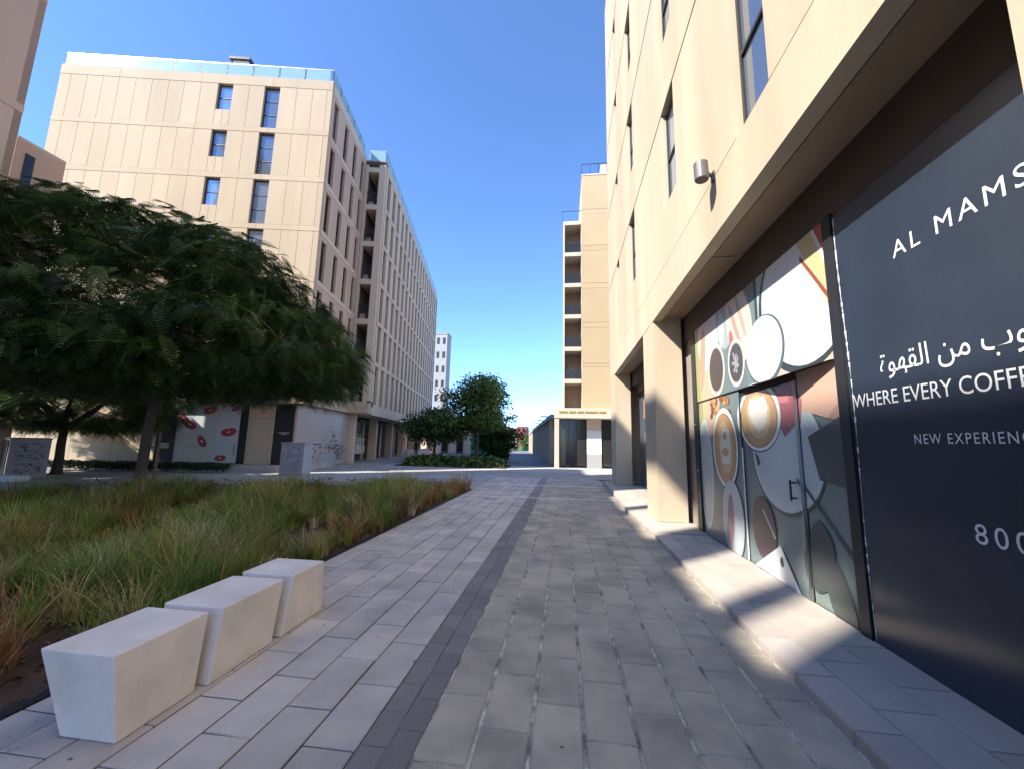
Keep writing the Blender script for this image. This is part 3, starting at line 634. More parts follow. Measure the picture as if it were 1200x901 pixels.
text('\ufe93\ufeee\ufeec\ufed8\ufedf\ufe8d \ufee6\ufee3 \ufe8f\ufeee\ufedb', 3.62, 2.44, 2.29, .16)
text('WHERE EVERY COFFEE', 3.965, 2.49, 2.04, .118)
text('NEW EXPERIENCE', 3.375, 2.55, 1.72, .072, 1.2)
text('800', 3.015, 2.70, 1.095, .125, 1.35)

# ---------------------------------------------------------------- benches
gb = 'white trapezoid benches in a row along the planting bed'
def bench(x, y, top, bot, label):
    """top/bot: (x0,x1,y0,y1) outlines, z .455"""
    bm = bmesh.new(); vs = []
    for (a, b, c, d), z in ((bot, .0), (top, .455)): vs += [bm.verts.new((p[0]-x, p[1]-y, z)) for p in ((a, c), (b, c), (b, d), (a, d))]
    for q in ((0, 3, 2, 1), (4, 5, 6, 7), (0, 1, 5, 4), (1, 2, 6, 5), (2, 3, 7, 6), (3, 0, 4, 7)): bm.faces.new([vs[i] for i in q])
    bmesh.ops.bevel(bm, geom=bm.edges[:], offset=.011, segments=3, affect='EDGES', profile=.6)
    me = bpy.data.meshes.new('bench'); bm.to_mesh(me); bm.free(); me.materials.append(M['bench'])
    return tag(link('bench', me, None, (x, y, .002)), label, 'bench', gb)
bench(-2.6, 2.35, (-2.945, -2.455, 2.09, 2.69), (-2.77, -2.41, 2.128, 2.60), 'white trapezoid bench block nearest the camera')
bench(-2.6, 3.0, (-2.90, -2.41, 2.765, 3.39), (-2.75, -2.375, 2.665, 3.26), 'white trapezoid bench block in the middle of the three')
bench(-2.6, 3.65, (-2.90, -2.39, 3.485, 3.95), (-2.74, -2.368, 3.355, 3.94), 'white bench block farthest from the camera, narrowest of the three')

# ---------------------------------------------------------------- planting bed
bedpoly = [(-3.27, -3), (-3.27, 14.35), (-3.6, 14.45), (-4.8, 13.95), (-6.9, 12.1), (-8.7, 10.85), (-11.0, 9.95), (-12.6, 8.9), (-12.4, 6.5), (-11.8, -3)]
sm = MB(); nb = len(bedpoly)
bmx = bmesh.new(); gridn = 46
def inpoly(x, y):
    c = False
    for i in range(nb):
        (x1, y1), (x2, y2) = bedpoly[i-1], bedpoly[i]
        if (y1 > y) != (y2 > y) and x < (x2-x1)*(y-y1)/(y2-y1)+x1: c = not c
    return c
sm.poly([(x, y, .012) for x, y in bedpoly]); sm.poly([(x, y, -.06) for x, y in bedpoly][::-1])
for i in range(nb): a, b = bedpoly[i-1], bedpoly[i]; sm.poly([(*a, -.06), (*b, -.06), (*b, .012), (*a, .012)])
tag(sm.obj('planting_bed_soil', M['soil']), kind='structure')
# mulch chips and clods
n = 5200; P_ = []
while len(P_) < n:
    x = rng.uniform(-9, -3.3); y = rng.uniform(.5, 11) if rng.random() < .8 else rng.uniform(.5, 14)
    if inpoly(x, y): P_.append((x, y))
P_ = np.array(P_); th = rng.uniform(0, 6.28, n); l = rng.uniform(.012, .045, n); w_ = rng.uniform(.006, .02, n); zz = rng.uniform(.014, .03, n); tl = rng.normal(0, .35, n)
dx = np.stack([np.cos(th), np.sin(th), tl], 1)*l[:, None]; dy = np.stack([-np.sin(th), np.cos(th), rng.normal(0, .3, n)], 1)*w_[:, None]
c0 = np.column_stack([P_, zz]); V = np.stack([c0-dx-dy, c0+dx-dy*.6, c0+dx+dy, c0-dx+dy*.8], 1).reshape(-1, 3)
cols = np.array([(.13, .075, .05), (.08, .045, .03), (.20, .13, .09), (.05, .035, .03)])[rng.integers(0, 4, n)]
tag(link('mulch_chips', npmesh('mulch_chips', V, np.arange(4*n).reshape(-1, 4), M['grass'], cols)), 'reddish mulch chips and dry litter under the grasses', 'mulch', kind='stuff')

n = 420; y_ = rng.uniform(1, 14, n); x_ = -3.27+np.abs(rng.normal(0, .5, n))**1.3*1.0; x_[:60] = rng.uniform(-3.2, 1.6, 60)
th = rng.uniform(0, 6.28, n); l = rng.uniform(.006, .02, n); w_ = rng.uniform(.003, .007, n)
dx = np.stack([np.cos(th), np.sin(th), 0*th], 1)*l[:, None]; dy = np.stack([-np.sin(th), np.cos(th), rng.uniform(.2, 1, n)], 1)*w_[:, None]
c0 = np.column_stack([x_, y_, np.full(n, .006)]); V = np.stack([c0-dx, c0-dy*.7, c0+dx, c0+dy], 1).reshape(-1, 3)
tag(link('leaf_litter', npmesh('leaf_litter', V, np.arange(4*n).reshape(-1, 4), M['grass'], np.array([(.22, .14, .06), (.12, .07, .035), (.30, .22, .11)])[rng.integers(0, 3, n)])), 'tiny dry leaves and chips blown onto the pavers', 'litter', kind='stuff')

def blades(cx, cy_, z0, nb_, hgt, spread, wid, col, seg=3, lean=None):
    """vectorised arching blades. arrays per blade"""
    n = len(cx); th = rng.uniform(0, 2*np.pi, n); d = np.stack([np.cos(th), np.sin(th)], 1)
    perp = np.stack([-d[:, 1], d[:, 0]], 1); V = []
    for s in range(seg+1):
        t = s/seg; out = spread*(t**1.7)*hgt; zc = z0+hgt*(t-.28*spread*t*t)
        ww = wid*(1-t)**.7*.5 + .0006
        base = np.column_stack([cx+d[:, 0]*out, cy_+d[:, 1]*out, zc])
        V.append(np.stack([base-np.column_stack([perp*ww[:, None], np.zeros(n)]), base+np.column_stack([perp*ww[:, None], np.zeros(n)])], 1))
    V = np.stack(V, 1).reshape(n, -1, 3); k = V.shape[1]
    F = np.array([[2*s, 2*s+1, 2*s+3, 2*s+2] for s in range(seg)])
    F = (F[None]+np.arange(n)[:, None, None]*k).reshape(-1, 4)
    return V.reshape(-1, 3), F, np.repeat(col, seg, axis=0)
PAL = np.array([(.19, .27, .035), (.10, .17, .028), (.29, .31, .07), (.46, .37, .15), (.58, .48, .29), (.38, .15, .06), (.20, .085, .045)])
T = []
while len(T) < 1850:
    x = rng.uniform(-12.6, -3.3); y = rng.uniform(.2, 14.4)
    if not inpoly(x, y) or not inpoly(x+.12, y): continue
    # bare mulch towards the near corner behind the benches
    bare = np.clip((4.4-y)/1.6, 0, 1)*np.clip((x+5.4)/1.2, 0, 1)
    if rng.random() < bare*.92: continue
    if math.sin(x*2.3+1.3*y)+math.cos(y*1.9-x*.8) < -1.0 and y < 9: continue
    T.append((x, y))
T = np.array(T); CX, CY, HG, SPD, WD, CC = [], [], [], [], [], []
for (x, y) in T:
    edge = max(0, 1-(-3.3-x)/1.6) * min(1, max(0, (y-5)/3))
    g = .5+.5*math.sin(x*1.1+2*math.sin(y*.7))*math.cos(y*.9+.5*x)
    p = np.array([1.0*g+.3, .8*g+.35, .6, .34, .22*(1-g)+.09, .10+1.0*edge+.30*(1-g), .10+.6*edge+.18*(1-g)]); p[:2] *= (1-.5*edge); p /= p.sum()
    near = y < 6
    hh = rng.uniform(.24, .56)*(1.0+.28*math.sin(x*2+y)) * (1.12 if y > 8 else 1)
    m = 100 if y < 6 else (74 if y < 10 else 50); k = rng.choice(7, p=p)
    kk = np.where(rng.random(m) < .7, k, rng.choice(7, m, p=p)); c = PAL[kk]*rng.uniform(.75, 1.3, (m, 1))
    rad = rng.uniform(.01, .11, m); an = rng.uniform(0, 6.28, m)
    CX.append(x+rad*np.cos(an)); CY.append(y+rad*np.sin(an)); HG.append(hh*rng.uniform(.5, 1.35, m)); SPD.append(rng.uniform(.15, 1.15, m)); WD.append(rng.uniform(.004, .009, m)*(1 if near else 1.7)); CC.append(c)
V, F, C = blades(*map(np.concatenate, (CX, CY)), .005, 0, np.concatenate(HG), np.concatenate(SPD), np.concatenate(WD), np.concatenate(CC))
tag(link('ornamental_grass', npmesh('ornamental_grass', V, F, M['grass'], C)), 'mixed green, straw and rusty ornamental grass filling the planting bed', 'grass', kind='stuff')

# broad-leaved low plants (variegated, pale blotches) along the far side of the bed
def leafclump(pts, nper, hgt, size, cols, name, label, cat, kind='stuff', droop=.3):
    n = len(pts)*nper; c = np.repeat(np.array(pts), nper, axis=0); r_ = rng.uniform(0, 1, n)**.5; an = rng.uniform(0, 6.28, n)
    hh = np.repeat(rng.uniform(.6, 1.2, len(pts))*hgt, nper)
    z = rng.uniform(.1, 1, n)*hh; rad = r_*.3*(hgt/.4)*np.sqrt(np.clip(1.1-z/hh*.8, .1, 1))
    pos = np.column_stack([c[:, 0]+rad*np.cos(an), c[:, 1]+rad*np.sin(an), z]); th = an+rng.normal(0, .7, n)
    l = rng.uniform(.6, 1.3, n)*size; el = rng.uniform(-.5, .9, n)
    d = np.column_stack([np.cos(th)*np.cos(el), np.sin(th)*np.cos(el), np.sin(el)]); s = np.column_stack([-np.sin(th), np.cos(th), rng.normal(0, .4, n)])
    mid = pos+d*(l*.5)[:, None]; tip = pos+d*l[:, None]-np.array([0, 0, 1])*(l*droop)[:, None]
    V = np.stack([pos, mid+s*(l*.22)[:, None], tip, mid-s*(l*.22)[:, None]], 1).reshape(-1, 3)
    cl = np.array(cols)[rng.integers(0, len(cols), n)]*rng.uniform(.75, 1.25, (n, 1))
    return tag(link(name, npmesh(name, V, np.arange(4*n).reshape(-1, 4), M['leaf'], cl)), label, cat, kind=kind)
pts = []
for t in np.linspace(0, 1, 120):
    a = np.array([-13.8, 9.2])*(1-t)+np.array([-4.6, 14.3])*t; pts.append(tuple(a+rng.normal(0, .28, 2)+np.array([-.25, .35])))
leafclump(pts, 60, .34, .075, [(.05, .09, .03), (.06, .11, .04), (.42, .42, .36), (.04, .06, .03), (.5, .48, .42)], 'variegated_ground_cover', 'low leafy plants with whitish blotches behind the grasses', 'ground cover')
pts = [(x, y) for x, y in zip(rng.uniform(-10.9, -4.4, 130), rng.uniform(27.0, 29.6, 130))]
leafclump(pts, 50, .6, .38, [(.10, .16, .035), (.16, .22, .05), (.06, .10, .03), (.20, .24, .08)], 'strap_leaf_bed', 'bright green strap-leaved plants in the bed under the far tree', 'ground cover', droop=.5)
tag(MB().box(-11.6, -3.9, 26.7, 29.9, -.05, .06).obj('far_bed_soil', M['soil']), kind='structure')
# clipped hedge in front of building A
def hedge(name, w0, w1, u0, u1, z1, label, n=9000):
    w = rng.uniform(w0, w1, n); u = rng.uniform(u0, u1, n); z = z1*rng.uniform(.05, 1, n)**.5*(1+.06*np.sin(w*5))
    c = np.column_stack([w*math.cos(PHI)-u*math.sin(PHI), w*math.sin(PHI)+u*math.cos(PHI), z])
    d = rng.normal(0, 1, (n, 3)); d /= np.linalg.norm(d, axis=1)[:, None]; s = np.cross(d, rng.normal(0, 1, (n, 3))); s /= np.linalg.norm(s, axis=1)[:, None]
    V = np.stack([c, c+d*.05+s*.025, c+d*.1, c+d*.05-s*.025], 1).reshape(-1, 3)
    cl = np.array([(.04, .06, .02), (.06, .075, .025), (.03, .045, .02)])[rng.integers(0, 3, n)]
    return tag(link(name, npmesh(name, V, np.arange(4*n).reshape(-1, 4), M['leaf'], cl)), label, 'hedge')
hedge('low_hedge', -24, -12.6, 19.9, 20.6, .42, 'low dark green hedge along the foot of the cream block')
tag(bx('edging_kerb', None, 0, 0.08, 0, 17.3, -.05, .015, M['dark']), 'thin dark metal edging between the planting bed and the pavers', 'edging').location = (-3.345, -2.95, -.05)

# ---------------------------------------------------------------- trees
def limb(mb, a, b, r0_, r1, bend=.3, n=6):
    a, b = Vector(a), Vector(b); d = b-a; off = Vector((random.uniform(-1, 1), random.uniform(-1, 1), random.uniform(0, 1)))*bend*d.length*.25
    pts = [a+d*t+off*math.sin(math.pi*t) for t in [i/n for i in range(n+1)]]
    mb.tube(pts, [r0_+(r1-r0_)*i/n for i in range(n+1)], 9); return pts
def frond_template(npair, L, pl, pw, droop):
    V = []; F = []
    for i in range(npair):
        t = .12+.88*i/(npair-1); x = L*t; z = -droop*L*t*t; pll = pl*math.sin(math.pi*(.18+.75*t))
        for s in (-1, 1):
            k = len(V); V += [(x-pw/2, 0, z), (x+pw/2, 0, z), (x+pw*.9+pll*.35, s*pll, z-.18*pll), (x+pll*.35, s*pll, z-.18*pll)]; F.append((k, k+1, k+2, k+3))
    k = len(V); V += [(0, -.004, 0), (L, -.002, -droop*L), (L, .002, -droop*L), (0, .004, 0)]; F.append((k, k+1, k+2, k+3))
    return np.array(V), np.array(F)
def scatter(tv, tf, pos, az, el, rol, sc, col):
    n = len(pos); ca, sa, ce, se, cr_, sr_ = np.cos(az), np.sin(az), np.cos(el), np.sin(el), np.cos(rol), np.sin(rol)
    x = np.stack([ca*ce, sa*ce, se], 1); y0 = np.stack([-sa, ca, 0*ca], 1); z0 = np.cross(x, y0)
    y = y0*cr_[:, None]+z0*sr_[:, None]; z = np.cross(x, y)
    V = (tv[None, :, 0, None]*x[:, None]+tv[None, :, 1, None]*y[:, None]+tv[None, :, 2, None]*z[:, None])*sc[:, None, None]+pos[:, None]
    F = (tf[None]+np.arange(n)[:, None, None]*len(tv)).reshape(-1, 4)
    return V.reshape(-1, 3), F, np.repeat(col, len(tf), axis=0)
GRN = np.array([(.050, .088, .026), (.07, .115, .033), (.09, .145, .038), (.042, .072, .026), (.12, .17, .045)])
def feathery_tree(name, base, cc, Rx, Ry, ztop, zedge, zlow, npad, nfr, label, L=.42, fork=2.2, tr=.19, lean=(0, 0), seed=1, group=None):
    global rng
    rng = np.random.default_rng(seed); random.seed(seed)
    root = empty(name, base, label, 'tree', group)
    tb = MB(); fk = (lean[0], lean[1], fork)
    tb.tube([(0, 0, -.05), (.0, 0, .1), (lean[0]*.15+.02, lean[1]*.2, fork*.3), (lean[0]*.55-.02, lean[1]*.6, fork*.65), fk], [tr*1.5, tr*1.1, tr*.9, tr*.84, tr*.8], 14)
    cx, cy0 = cc[0]-base[0], cc[1]-base[1]; pads = []
    for i in range(npad):
        th_ = rng.uniform(0, 6.283); q = math.sqrt(rng.uniform(0, 1))
        wob = 1+.10*math.sin(3*th_+1)+.07*math.sin(5*th_+seed)
        x, y = cx+q*Rx*math.cos(th_)*wob, cy0+q*Ry*math.sin(th_)*wob
        zt = zedge+(ztop-zedge)*(1-q**2.1); zb_ = zlow+.25*q
        z = zt-(zt-zb_)*rng.uniform(0, 1)**1.1; k_ = rng.random(); z = zt if k_ < .26 else (zb_+.15 if k_ > .76 else z)
        pads.append((x, y, z, q))
    ends = [p for p in pads if p[3] < .8][:16]
    for i in range(6):
        a = i*1.047+.4; mid = (fk[0]+Rx*.38*math.cos(a)+cx*.4, fk[1]+Ry*.38*math.sin(a)+cy0*.4, fork+(ztop-fork)*.42)
        pts_ = limb(tb, fk, mid, tr*.5, tr*.24)
        for j in range(3):
            p = min(pads, key=lambda q_: (q_[0]-mid[0]-Rx*.35*math.cos(a+(j-1)*.6))**2+(q_[1]-mid[1]-Ry*.35*math.sin(a+(j-1)*.6))**2+.3*(q_[2]-mid[2]-.8)**2)
            pp = limb(tb, mid, p[:3], tr*.27, tr*.08, .5)
            for p2 in sorted(pads, key=lambda q_: (q_[0]-p[0])**2+(q_[1]-p[1])**2+(q_[2]-p[2])**2)[1:4]: limb(tb, pp[3], p2[:3], tr*.1, tr*.04, .5, 4)
    tb.obj('trunk', M['bark'], root, smooth=True)
    tv, tf = frond_template(11, L, L*.30, L*.046, .5)
    pos, az, el, rl_, sc, col = [], [], [], [], [], []
    for (x, y, z, q) in pads:
        n = nfr; r_ = rng.uniform(0, 1, n)**.6*.62*(Rx/6.3); a = rng.uniform(0, 6.283, n)
        pos.append(np.column_stack([x+r_*np.cos(a), y+r_*np.sin(a), z+rng.normal(0, .10, n)-.25*r_**2])); az.append(a+rng.normal(0, .5, n)+0); el.append(rng.normal(.0, .28, n)-.35*q); rl_.append(rng.normal(0, .25, n)); sc.append(rng.uniform(.65, 1.25, n))
        pc = GRN[rng.integers(0, 5)]; col.append(pc*rng.uniform(.8, 1.25, (n, 1)))
    V, F, C = scatter(tv, tf, *map(np.concatenate, (pos, az, el, rl_, sc, col)))
    link('crown', npmesh('crown', V, F, M['leaf'], C), root)
    return root
feathery_tree('feathery_tree', (-11.36, 9.6, 0), (-12.5, 9.6), 6.05, 5.2, 8.1, 3.9, 3.05, 560, 42, 'wide umbrella-crowned feathery tree nearest the camera, in the planting bed', seed=3, lean=(.16, .0), tr=.14, fork=2.75, L=.46)
feathery_tree('feathery_tree', (-21.3, 14.6, 0), (-21.3, 14.8), 3.7, 3.2, 5.0, 3.2, 1.9, 190, 38, 'smaller feathery tree at far left behind the planting bed, before the cream block', L=.48, seed=5, tr=.17, fork=1.9)
def leafy_tree(name, base, rx, ry, z0, z1, n, label, size=.22, seed=1, tr=.16, cols=GRN):
    global rng
    rng = np.random.default_rng(seed); random.seed(seed)
    root = empty(name, base, label, 'tree', 'trees beyond the cross street'); tb = MB(); zc = (z0+z1)/2; hz = (z1-z0)/2
    tb.tube([(0, 0, -.05), (.05, 0, z0*.5), (.1, .05, zc)], [tr*1.2, tr, tr*.6], 10)
    cl = []
    for i in range(60):
        d = rng.normal(0, 1, 3); d /= np.linalg.norm(d); q = rng.uniform(.3, 1.1)**.6
        wob = 1+.24*math.sin(3*math.atan2(d[1], d[0])+seed)+.12*math.sin(4*d[2]+seed)
        c = np.array([d[0]*rx*q*wob, d[1]*ry*q*wob, zc+d[2]*hz*q]); cl.append(c)
        if i < 18: limb(tb, (.08, .03, z0+.2), tuple(c), tr*.35, tr*.08, .4, 5)
    tb.obj('trunk', M['bark'], root, smooth=True)
    c = np.array(cl)[rng.integers(0, 60, n)]; s = rx*.2
    pos = c+np.clip(rng.normal(0, 1, (n, 3)), -1.7, 1.7)*np.array([s, s, s*.7]); pc = cols[rng.integers(0, len(cols), 60)]
    col = np.array([cols[int(abs(p[0]*7+p[2]*3)) % len(cols)] for p in c])*rng.uniform(.8, 1.3, (n, 1))
    tv = np.array([(0, 0, 0), (.5, .28, 0), (1, 0, -.12), (.5, -.28, 0)])*size; tf = np.array([[0, 1, 2, 3]])
    V, F, C = scatter(tv, tf, pos, rng.uniform(0, 6.28, n), rng.normal(-.2, .5, n), rng.normal(0, .6, n), rng.uniform(.7, 1.3, n), col)
    link('crown', npmesh('crown', V, F, M['leaf'], C), root); return root
G2 = np.array([(.10, .16, .04), (.14, .21, .055), (.07, .11, .03), (.19, .25, .08)])
leafy_tree('street_tree', (-7.0, 31.8, 0), 2.4, 2.4, 1.9, 7.1, 12000, 'round green street tree right of the far planting bed, nearest the lane', .26, 11, .14, G2)
leafy_tree('street_tree', (-10.2, 30.8, 0), 2.3, 2.0, 1.75, 3.9, 9000, 'dark street tree over the far planting bed, left of the round green one', .26, 12, .13, GRN)
leafy_tree('street_tree', (-6.3, 36.5, 0), 1.9, 1.9, .3, 4.3, 9000, 'low dark tree standing at the edge of the far lane', .26, 13, .13, GRN)
leafy_tree('street_tree', (-9.2, 112, 0), 3, 3, .4, 4.2, 3000, 'small distant dark tree at the end of the lane', .6, 14, .2, GRN)
tag(MB().tube([(0, 0, -.02), (.0, 0, 1.75), (0, 0, 1.78)], [.035, .033, .02], 8).obj('tree_stake', M['wood'], None, (-10.55, 9.3, 0)), 'slim wooden stake beside the near tree trunk', 'stake')
tie = tag(MB().tube([(-10.55, 9.3, 1.35), (-10.9, 9.42, 1.37), (-11.15, 9.55, 1.35)], .012, 6).obj('tree_tie', M['dark']), 'dark tie strap between the stake and the near tree', 'strap')

# ---------------------------------------------------------------- printed boxes, seats, person
def stroke(mb, pts, w_, col):
    for i in range(len(pts)-1):
        (a, b, o), (c, d, _) = pts[i], pts[i+1]; dx, dz = c-a, d-b; l_ = math.hypot(dx, dz) or 1; nx, nz = -dz/l_*w_, dx/l_*w_
        mb.poly([(a-nx, o, b-nz), (c-nx, o, d-nz), (c+nx, o, d+nz), (a+nx, o, b+nz)], col)
def utility_box(loc, rz, w_, d, hh, label, dens, base=.0):
    g = empty('utility_box', loc, label, 'cabinet', rz=rz); bx('casing', g, 0, w_, 0, d, base, hh, M['printbox'], .01); bx('lid', g, -.03, w_+.03, -.03, d+.03, hh, hh+.05, M['greyb'], .01)
    m_ = MB(); m_.keep = True; rr = random.Random(int(w_*100)); k = .0
    for i in range(dens):
        x, z = rr.uniform(.12, w_-.2), rr.uniform(base+.2, hh-.15); k += .00005; L_ = rr.uniform(.04, .12)
        stroke(m_, [(x, z, -.002-k), (x+L_*.5, z+L_*rr.uniform(-.4, .9), -.002-k), (x+L_, z+L_*rr.uniform(-.9, .3), -.002-k)], rr.uniform(.006, .02), rr.choice([(.07, .07, .08), (.12, .12, .13), (.2, .2, .22)]))
    tag(m_.obj('calligraphy_print', M['print_'], g), kind='stuff'); return g
M['printbox'] = surf('grey_printed_casing', (.36, .36, .39), .6, .12, 2.5, .05, 30, 0, .1)
utility_box((-19.85, 12.1, 0), 1.12, 1.0, 1.5, 1.45, 'grey utility box with dark calligraphy at the left edge', 60)
bx('side_panel', bpy.data.objects['utility_box'], -.03, -.005, .1, 1.45, .05, 1.4, M['dark'])
utility_box((-13.1, 17.3, 0), PHI, 1.05, .9, 1.45, 'pale utility box with dark calligraphy before the black shop panel', 34)
tag(bx('round_edged_seat', None, 0, 1.6, 0, .55, 0, .16, M['white'], .05), 'low white slab seat beside the calligraphy box at far left', 'bench').location = (-17.2, 9.6, .28)
tag(bx('seat_block', None, 0, .9, 0, .5, 0, .3, M['greyb'], .03), 'rough pale stone block under the slab seat at far left', 'stone').location = (-16.6, 9.62, -.02)

def person(loc, rz):
    g = empty('person', loc, 'person in black clothes walking by the shops under the far facade', 'person', rz=rz)
    me = bpy.data.meshes.new('body')
    v = [(0, 0, .95), (0, 0, 1.2), (0, 0, 1.4), (0, 0, 1.5), (0, -.01, 1.62), (0, -.01, 1.72), (.1, 0, .9), (.11, -.14, .5), (.11, -.06, .08), (.11, -.2, .04), (-.1, 0, .9), (-.1, .10, .5), (-.1, .3, .12), (-.1, .2, .04), (.19, 0, 1.4), (.23, .1, 1.12), (.23, .02, .86), (.23, -.02, .76), (-.19, 0, 1.4), (-.23, -.1, 1.12), (-.23, -.2, .9), (-.23, -.24, .8)]
    e = [(0, 1), (1, 2), (2, 3), (3, 4), (4, 5), (0, 6), (6, 7), (7, 8), (8, 9), (0, 10), (10, 11), (11, 12), (12, 13), (2, 14), (14, 15), (15, 16), (16, 17), (2, 18), (18, 19), (19, 20), (20, 21)]
    rad = [.14, .13, .15, .055, .085, .075, .09, .065, .045, .035, .09, .065, .045, .035, .06, .045, .035, .03, .06, .045, .035, .03]
    me.from_pydata(v, e, []); o = link('body', me, g); md = o.modifiers.new('s', 'SKIN'); o.modifiers.new('d', 'SUBSURF').levels = 1
    for i, r_ in enumerate(rad): me.skin_vertices[0].data[i].radius = (r_, r_*.8)
    me.skin_vertices[0].data[0].use_root = True
    bpy.context.view_layer.update(); dg = bpy.context.evaluated_depsgraph_get(); m2 = bpy.data.meshes.new_from_object(o.evaluated_get(dg))
    o.modifiers.clear(); o.data = m2; m2.materials.clear(); m2.materials.append(M['cloth']); m2.materials.append(M['skin'])
    for p in m2.polygons:
        if p.center.z > 1.5 or (abs(p.center.x) > .18 and p.center.z < .87 and p.center.z > .7): p.material_index = 1
    m2.shade_smooth()
    hm = MB(); hm.tube([(0, .03, 1.58), (0, .035, 1.66), (0, .02, 1.74), (0, 0, 1.79)], [.075, .098, .09, .03], 12); hm.obj('hair', M['hair'], g, smooth=True)
person((-12.95, 34.2, .08), .1)

# ---------------------------------------------------------------- far right building D
D = empty('far_balcony_block', (-.1, 30.5, 0), 'sunlit yellow-cream block at the end of the street with a stack of open balconies', 'building')
M['yel'] = surf('yellow_cream_wall', (.45, .34, .20), .85, .05, .5, .04, 20, .03)
M['yelw'] = surf('whitish_cream_wall', (.52, .45, .35), .8, .05, .5, .04, 20, .03)
zs = [(20.59, 23.6), (17.45, 20.18), (14.29, 17.01), (11.07, 13.86), (7.82, 10.66), (4.36, 7.56)]
bx('core', D, 1.7, 11, .2, 14, 4.3, 23.5, M['joint'])
for z0, z1 in zs:
    for a, b in ((1.5, 4.2), (4.2, 7.5), (7.5, 11)): pbox(D, 'y', 0, .2, a, b, z0, z1, M['yel'])
for z0, z1 in ((20.18, 20.59), (17.01, 17.45), (13.86, 14.29), (10.66, 11.07), (7.56, 7.82)):
    for a, b in ((1.5, 4.2), (4.2, 7.5), (7.5, 11)): pbox(D, 'y', 0, .2, a, b, z0, z1, M['yel'], 'band_panel', .012, -.01)
bx('side_wall', D, 1.5, 1.7, .2, 14, 4.3, 23.6, M['yelw'])
bx('roof_cap', D, 1.47, 11, -.03, 14, 23.6, 23.72, M['yelw'])
r = bx('roof_railing', D, 1.5, 3.6, .05, .08, 24.65, 24.7, M['frame'])
for k in range(4): bx('rail_post', r, k*.68, k*.68+.04, 0.002, .028, -.93, 0, M['frame'])
bx('plant_room', D, 3.25, 5.5, 2, 5, 23.72, 26.0, M['yelw'])
bx('fin', D, 0, .13, 0, 1.6, 4.3, 19.6, M['yelw']); bx('inner_wall', D, 0.13, 1.5, 1.5, 1.7, 4.3, 19.5, M['brown']); bx('inner_side_wall', D, 1.43, 1.5, .02, 1.5, 4.3, 19.5, M['yelw'])
for z in (19.3, 16.6, 14.0, 11.42, 8.82, 6.3):
    bx('balcony_slab', D, .13, 1.43, .0, 1.5, z, z+.32, M['yelw'])
    if z < 19: rr_ = bx('balcony_rail', D, .13, 1.43, .08, .11, z+1.05, z+1.1, M['frame']); bx('rail_glass', rr_, .02, 1.28, .005, .02, -.7, -.02, M['glassd'])
bx('divider', D, .45, .85, .6, 1.4, 6.62, 7.5, M['white']); bx('divider', D, .45, .85, .6, 1.4, 9.14, 9.9, M['white']); bx('divider', D, .5, .7, .6, 1.4, 11.74, 12.5, M['white'])
r = bx('roof_railing', D, -.1, 1.5, .05, .08, 20.5, 20.54, M['frame']); bx('rail_post', r, 0, .03, .002, .02, -.9, 0, M['frame'])
bx('canopy', D, -.62, 11, -1.2, 3, 3.56, 4.3, M['yelw'], .02)
gl = MB()
for a, b in ((-.25, .35), (.45, .95), (1.05, 1.5), (1.6, 2.5), (2.6, 3.1)): gl.box(a, b, -1.225, -1.2, 3.93, 4.08)
gl.obj('ochre_sign_strip', M['gold'], D)
bx('column', D, -.6, -.25, -1.15, -.7, 0, 3.56, M['yelw'], .02)
f = bx('shopfront', D, -.25, 1.72, .0, .1, .1, 3.56, M['frame']); 
for k in range(3): bx('pane', f, .04+k*.64, .64+k*.64, -.03, -.005, .05, 3.38, M['glassd'])
bx('white_pier', D, 1.78, 2.85, -.1, .1, 1.0, 2.75, M['white']); bx('white_pier', D, 1.78, 2.85, -.12, .1, 0, 1.0, M['greyb']); bx('pier_head', D, 1.78, 2.85, -.06, .1, 2.75, 3.56, M['pinkR'])
f = bx('shopfront', D, 2.95, 6, .0, .1, .1, 3.56, M['frame']); bx('pane', f, .1, 2.9, -.03, -.005, .3, 3.38, M['glassd'])
bx('core', D, 0, 11, 1.7, 14, 0, 4.3, M['core']); bx('shop_interior_wall', D, -.3, 11, .6, 1.7, 0, 3.5, M['brown2'])
# low colonnade leading away on the lane's right side
K = empty('lane_colonnade', (-.75, 30.6, 0), 'low shaded colonnade with a dark canopy running away beside the far lane', 'arcade', rz=math.atan2(.118, .993))
bx('back_wall', K, .9, 1.2, 0, 60, 0, 4.3, M['pinkR']); bx('roof', K, -.15, 1.3, 1.6, 60, 3.7, 4.05, M['greyb'])
for k in range(14): bx('column', K, -.1, .25, 3+k*4.2, 3.4+k*4.2, 0, 3.7, M['yelw' if k % 2 else 'pinkR'])
for k in range(9): bx('awning_arm', K, -.75, -.1, 4.5+k*6, 4.62+k*6, 4.0, 4.1, M['dark'])
for k in range(14): f = bx('shopfront', K, .86, .9, 3.6+k*4.2, 6.8+k*4.2, .1, 3.0, M['frame']); bx('pane', f, -.02, 0, .1, 3.1, .1, 2.8, M['glassd'])

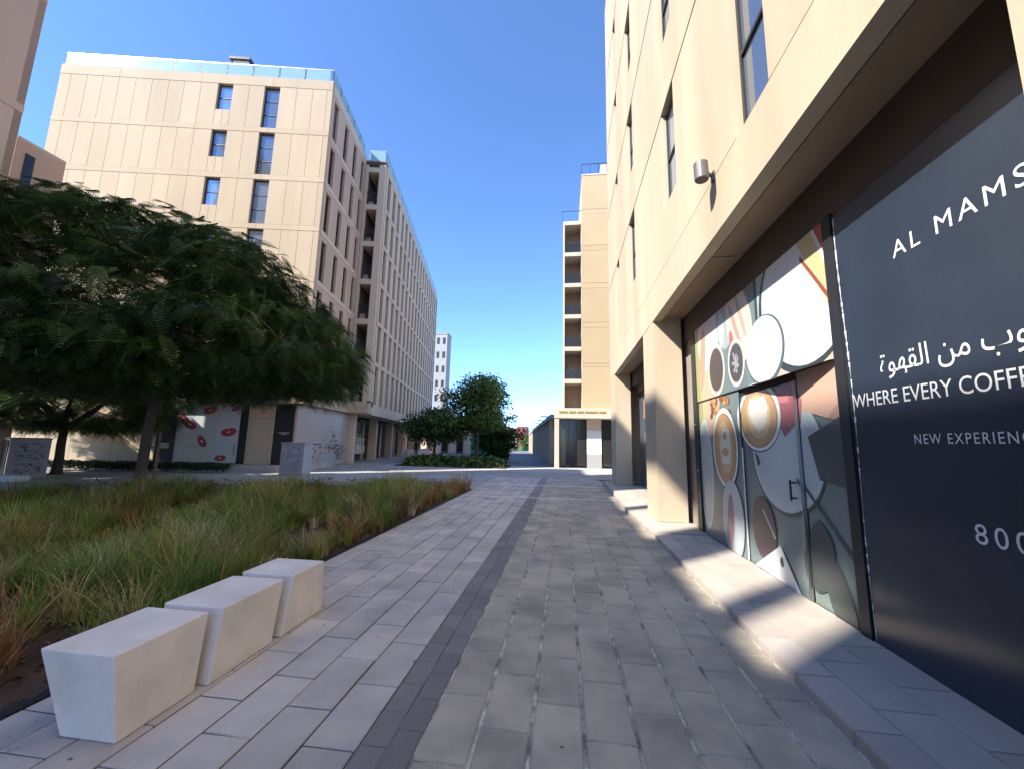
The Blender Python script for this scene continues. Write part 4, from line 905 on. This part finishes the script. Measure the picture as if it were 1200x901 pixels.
# distant buildings at the end of the lane
def distant(name, x0, x1, y, hgt, mat, label, nx, nz, d=10):
    g = empty(name, (x0, y, 0), label, 'building'); bx('wall', g, 0, x1-x0, 0, d, 0, hgt, mat); bx('roof', g, -.1, x1-x0+.1, -.1, d, hgt, hgt+.25, M['greyb'])
    for i in range(nx):
        for j in range(nz):
            a = (i+.25)*(x1-x0)/nx; z = (j+.3)*hgt/nz; f = bx('window', g, a, a+.45*(x1-x0)/nx, -.05, 0, z, z+.45*hgt/nz, M['frame']); 
    return g
distant('distant_tower', -16.4, -14.2, 120, 6.0, M['fart'], 'small distant pale teal building at the end of the lane', 2, 3)
distant('distant_tower', -14.0, -11.2, 118, 6.6, M['red'], 'small distant red and white building at the end of the lane', 2, 4)
distant('distant_tower', -11.0, -7.2, 128, 4.2, M['far'], 'low distant white building right of the red one', 4, 2)
tag(MB().box(-12.5, -7.5, 100, 104, 0, 1.0).obj('distant_lawn_bank', surf('lawn', (.10, .2, .07), .9)), 'bright green bank at the end of the lane', 'bank')
distant('rooftop_block', -27.9, -25.3, 82, 24.9, M['greyb'], 'grey block peeping out beyond the far end of the gridded block', 2, 8, 3)
LW = empty('low_shop_row', (-24, 60, 0), 'low beige shop row with dark doorways behind the far trees', 'building')
bx('wall', LW, 0, 14.3, 0, 6, 0, 4.6, M['pinkR']); bx('roof', LW, -.2, 14.5, -.3, 6, 4.6, 4.85, M['greyb'])
for k in range(6): f = bx('door', LW, .6+k*2.35, 1.7+k*2.35, -.06, 0, 0, 2.9, M['brown2']); bx('pane', f, .15, .95, -.02, 0, .3, 2.6, M['glassd'])
TE = empty('teal_hoarding', (-9.6, 41, 0), 'teal site hoarding behind the street trees', 'hoarding'); 
for k in range(4): bx('board', TE, k*1.0, k*1.0+.98, 0, .06, .5, 2.4, M['teal'])
bx('base_rail', TE, 0, 4, -.02, .08, 0, .5, M['dark'])
# dusty planters / wall along B beyond the trees
bx('low_wall', B, 0.9, 1.2, 8, 20, .0, .9, M['pinkR'])
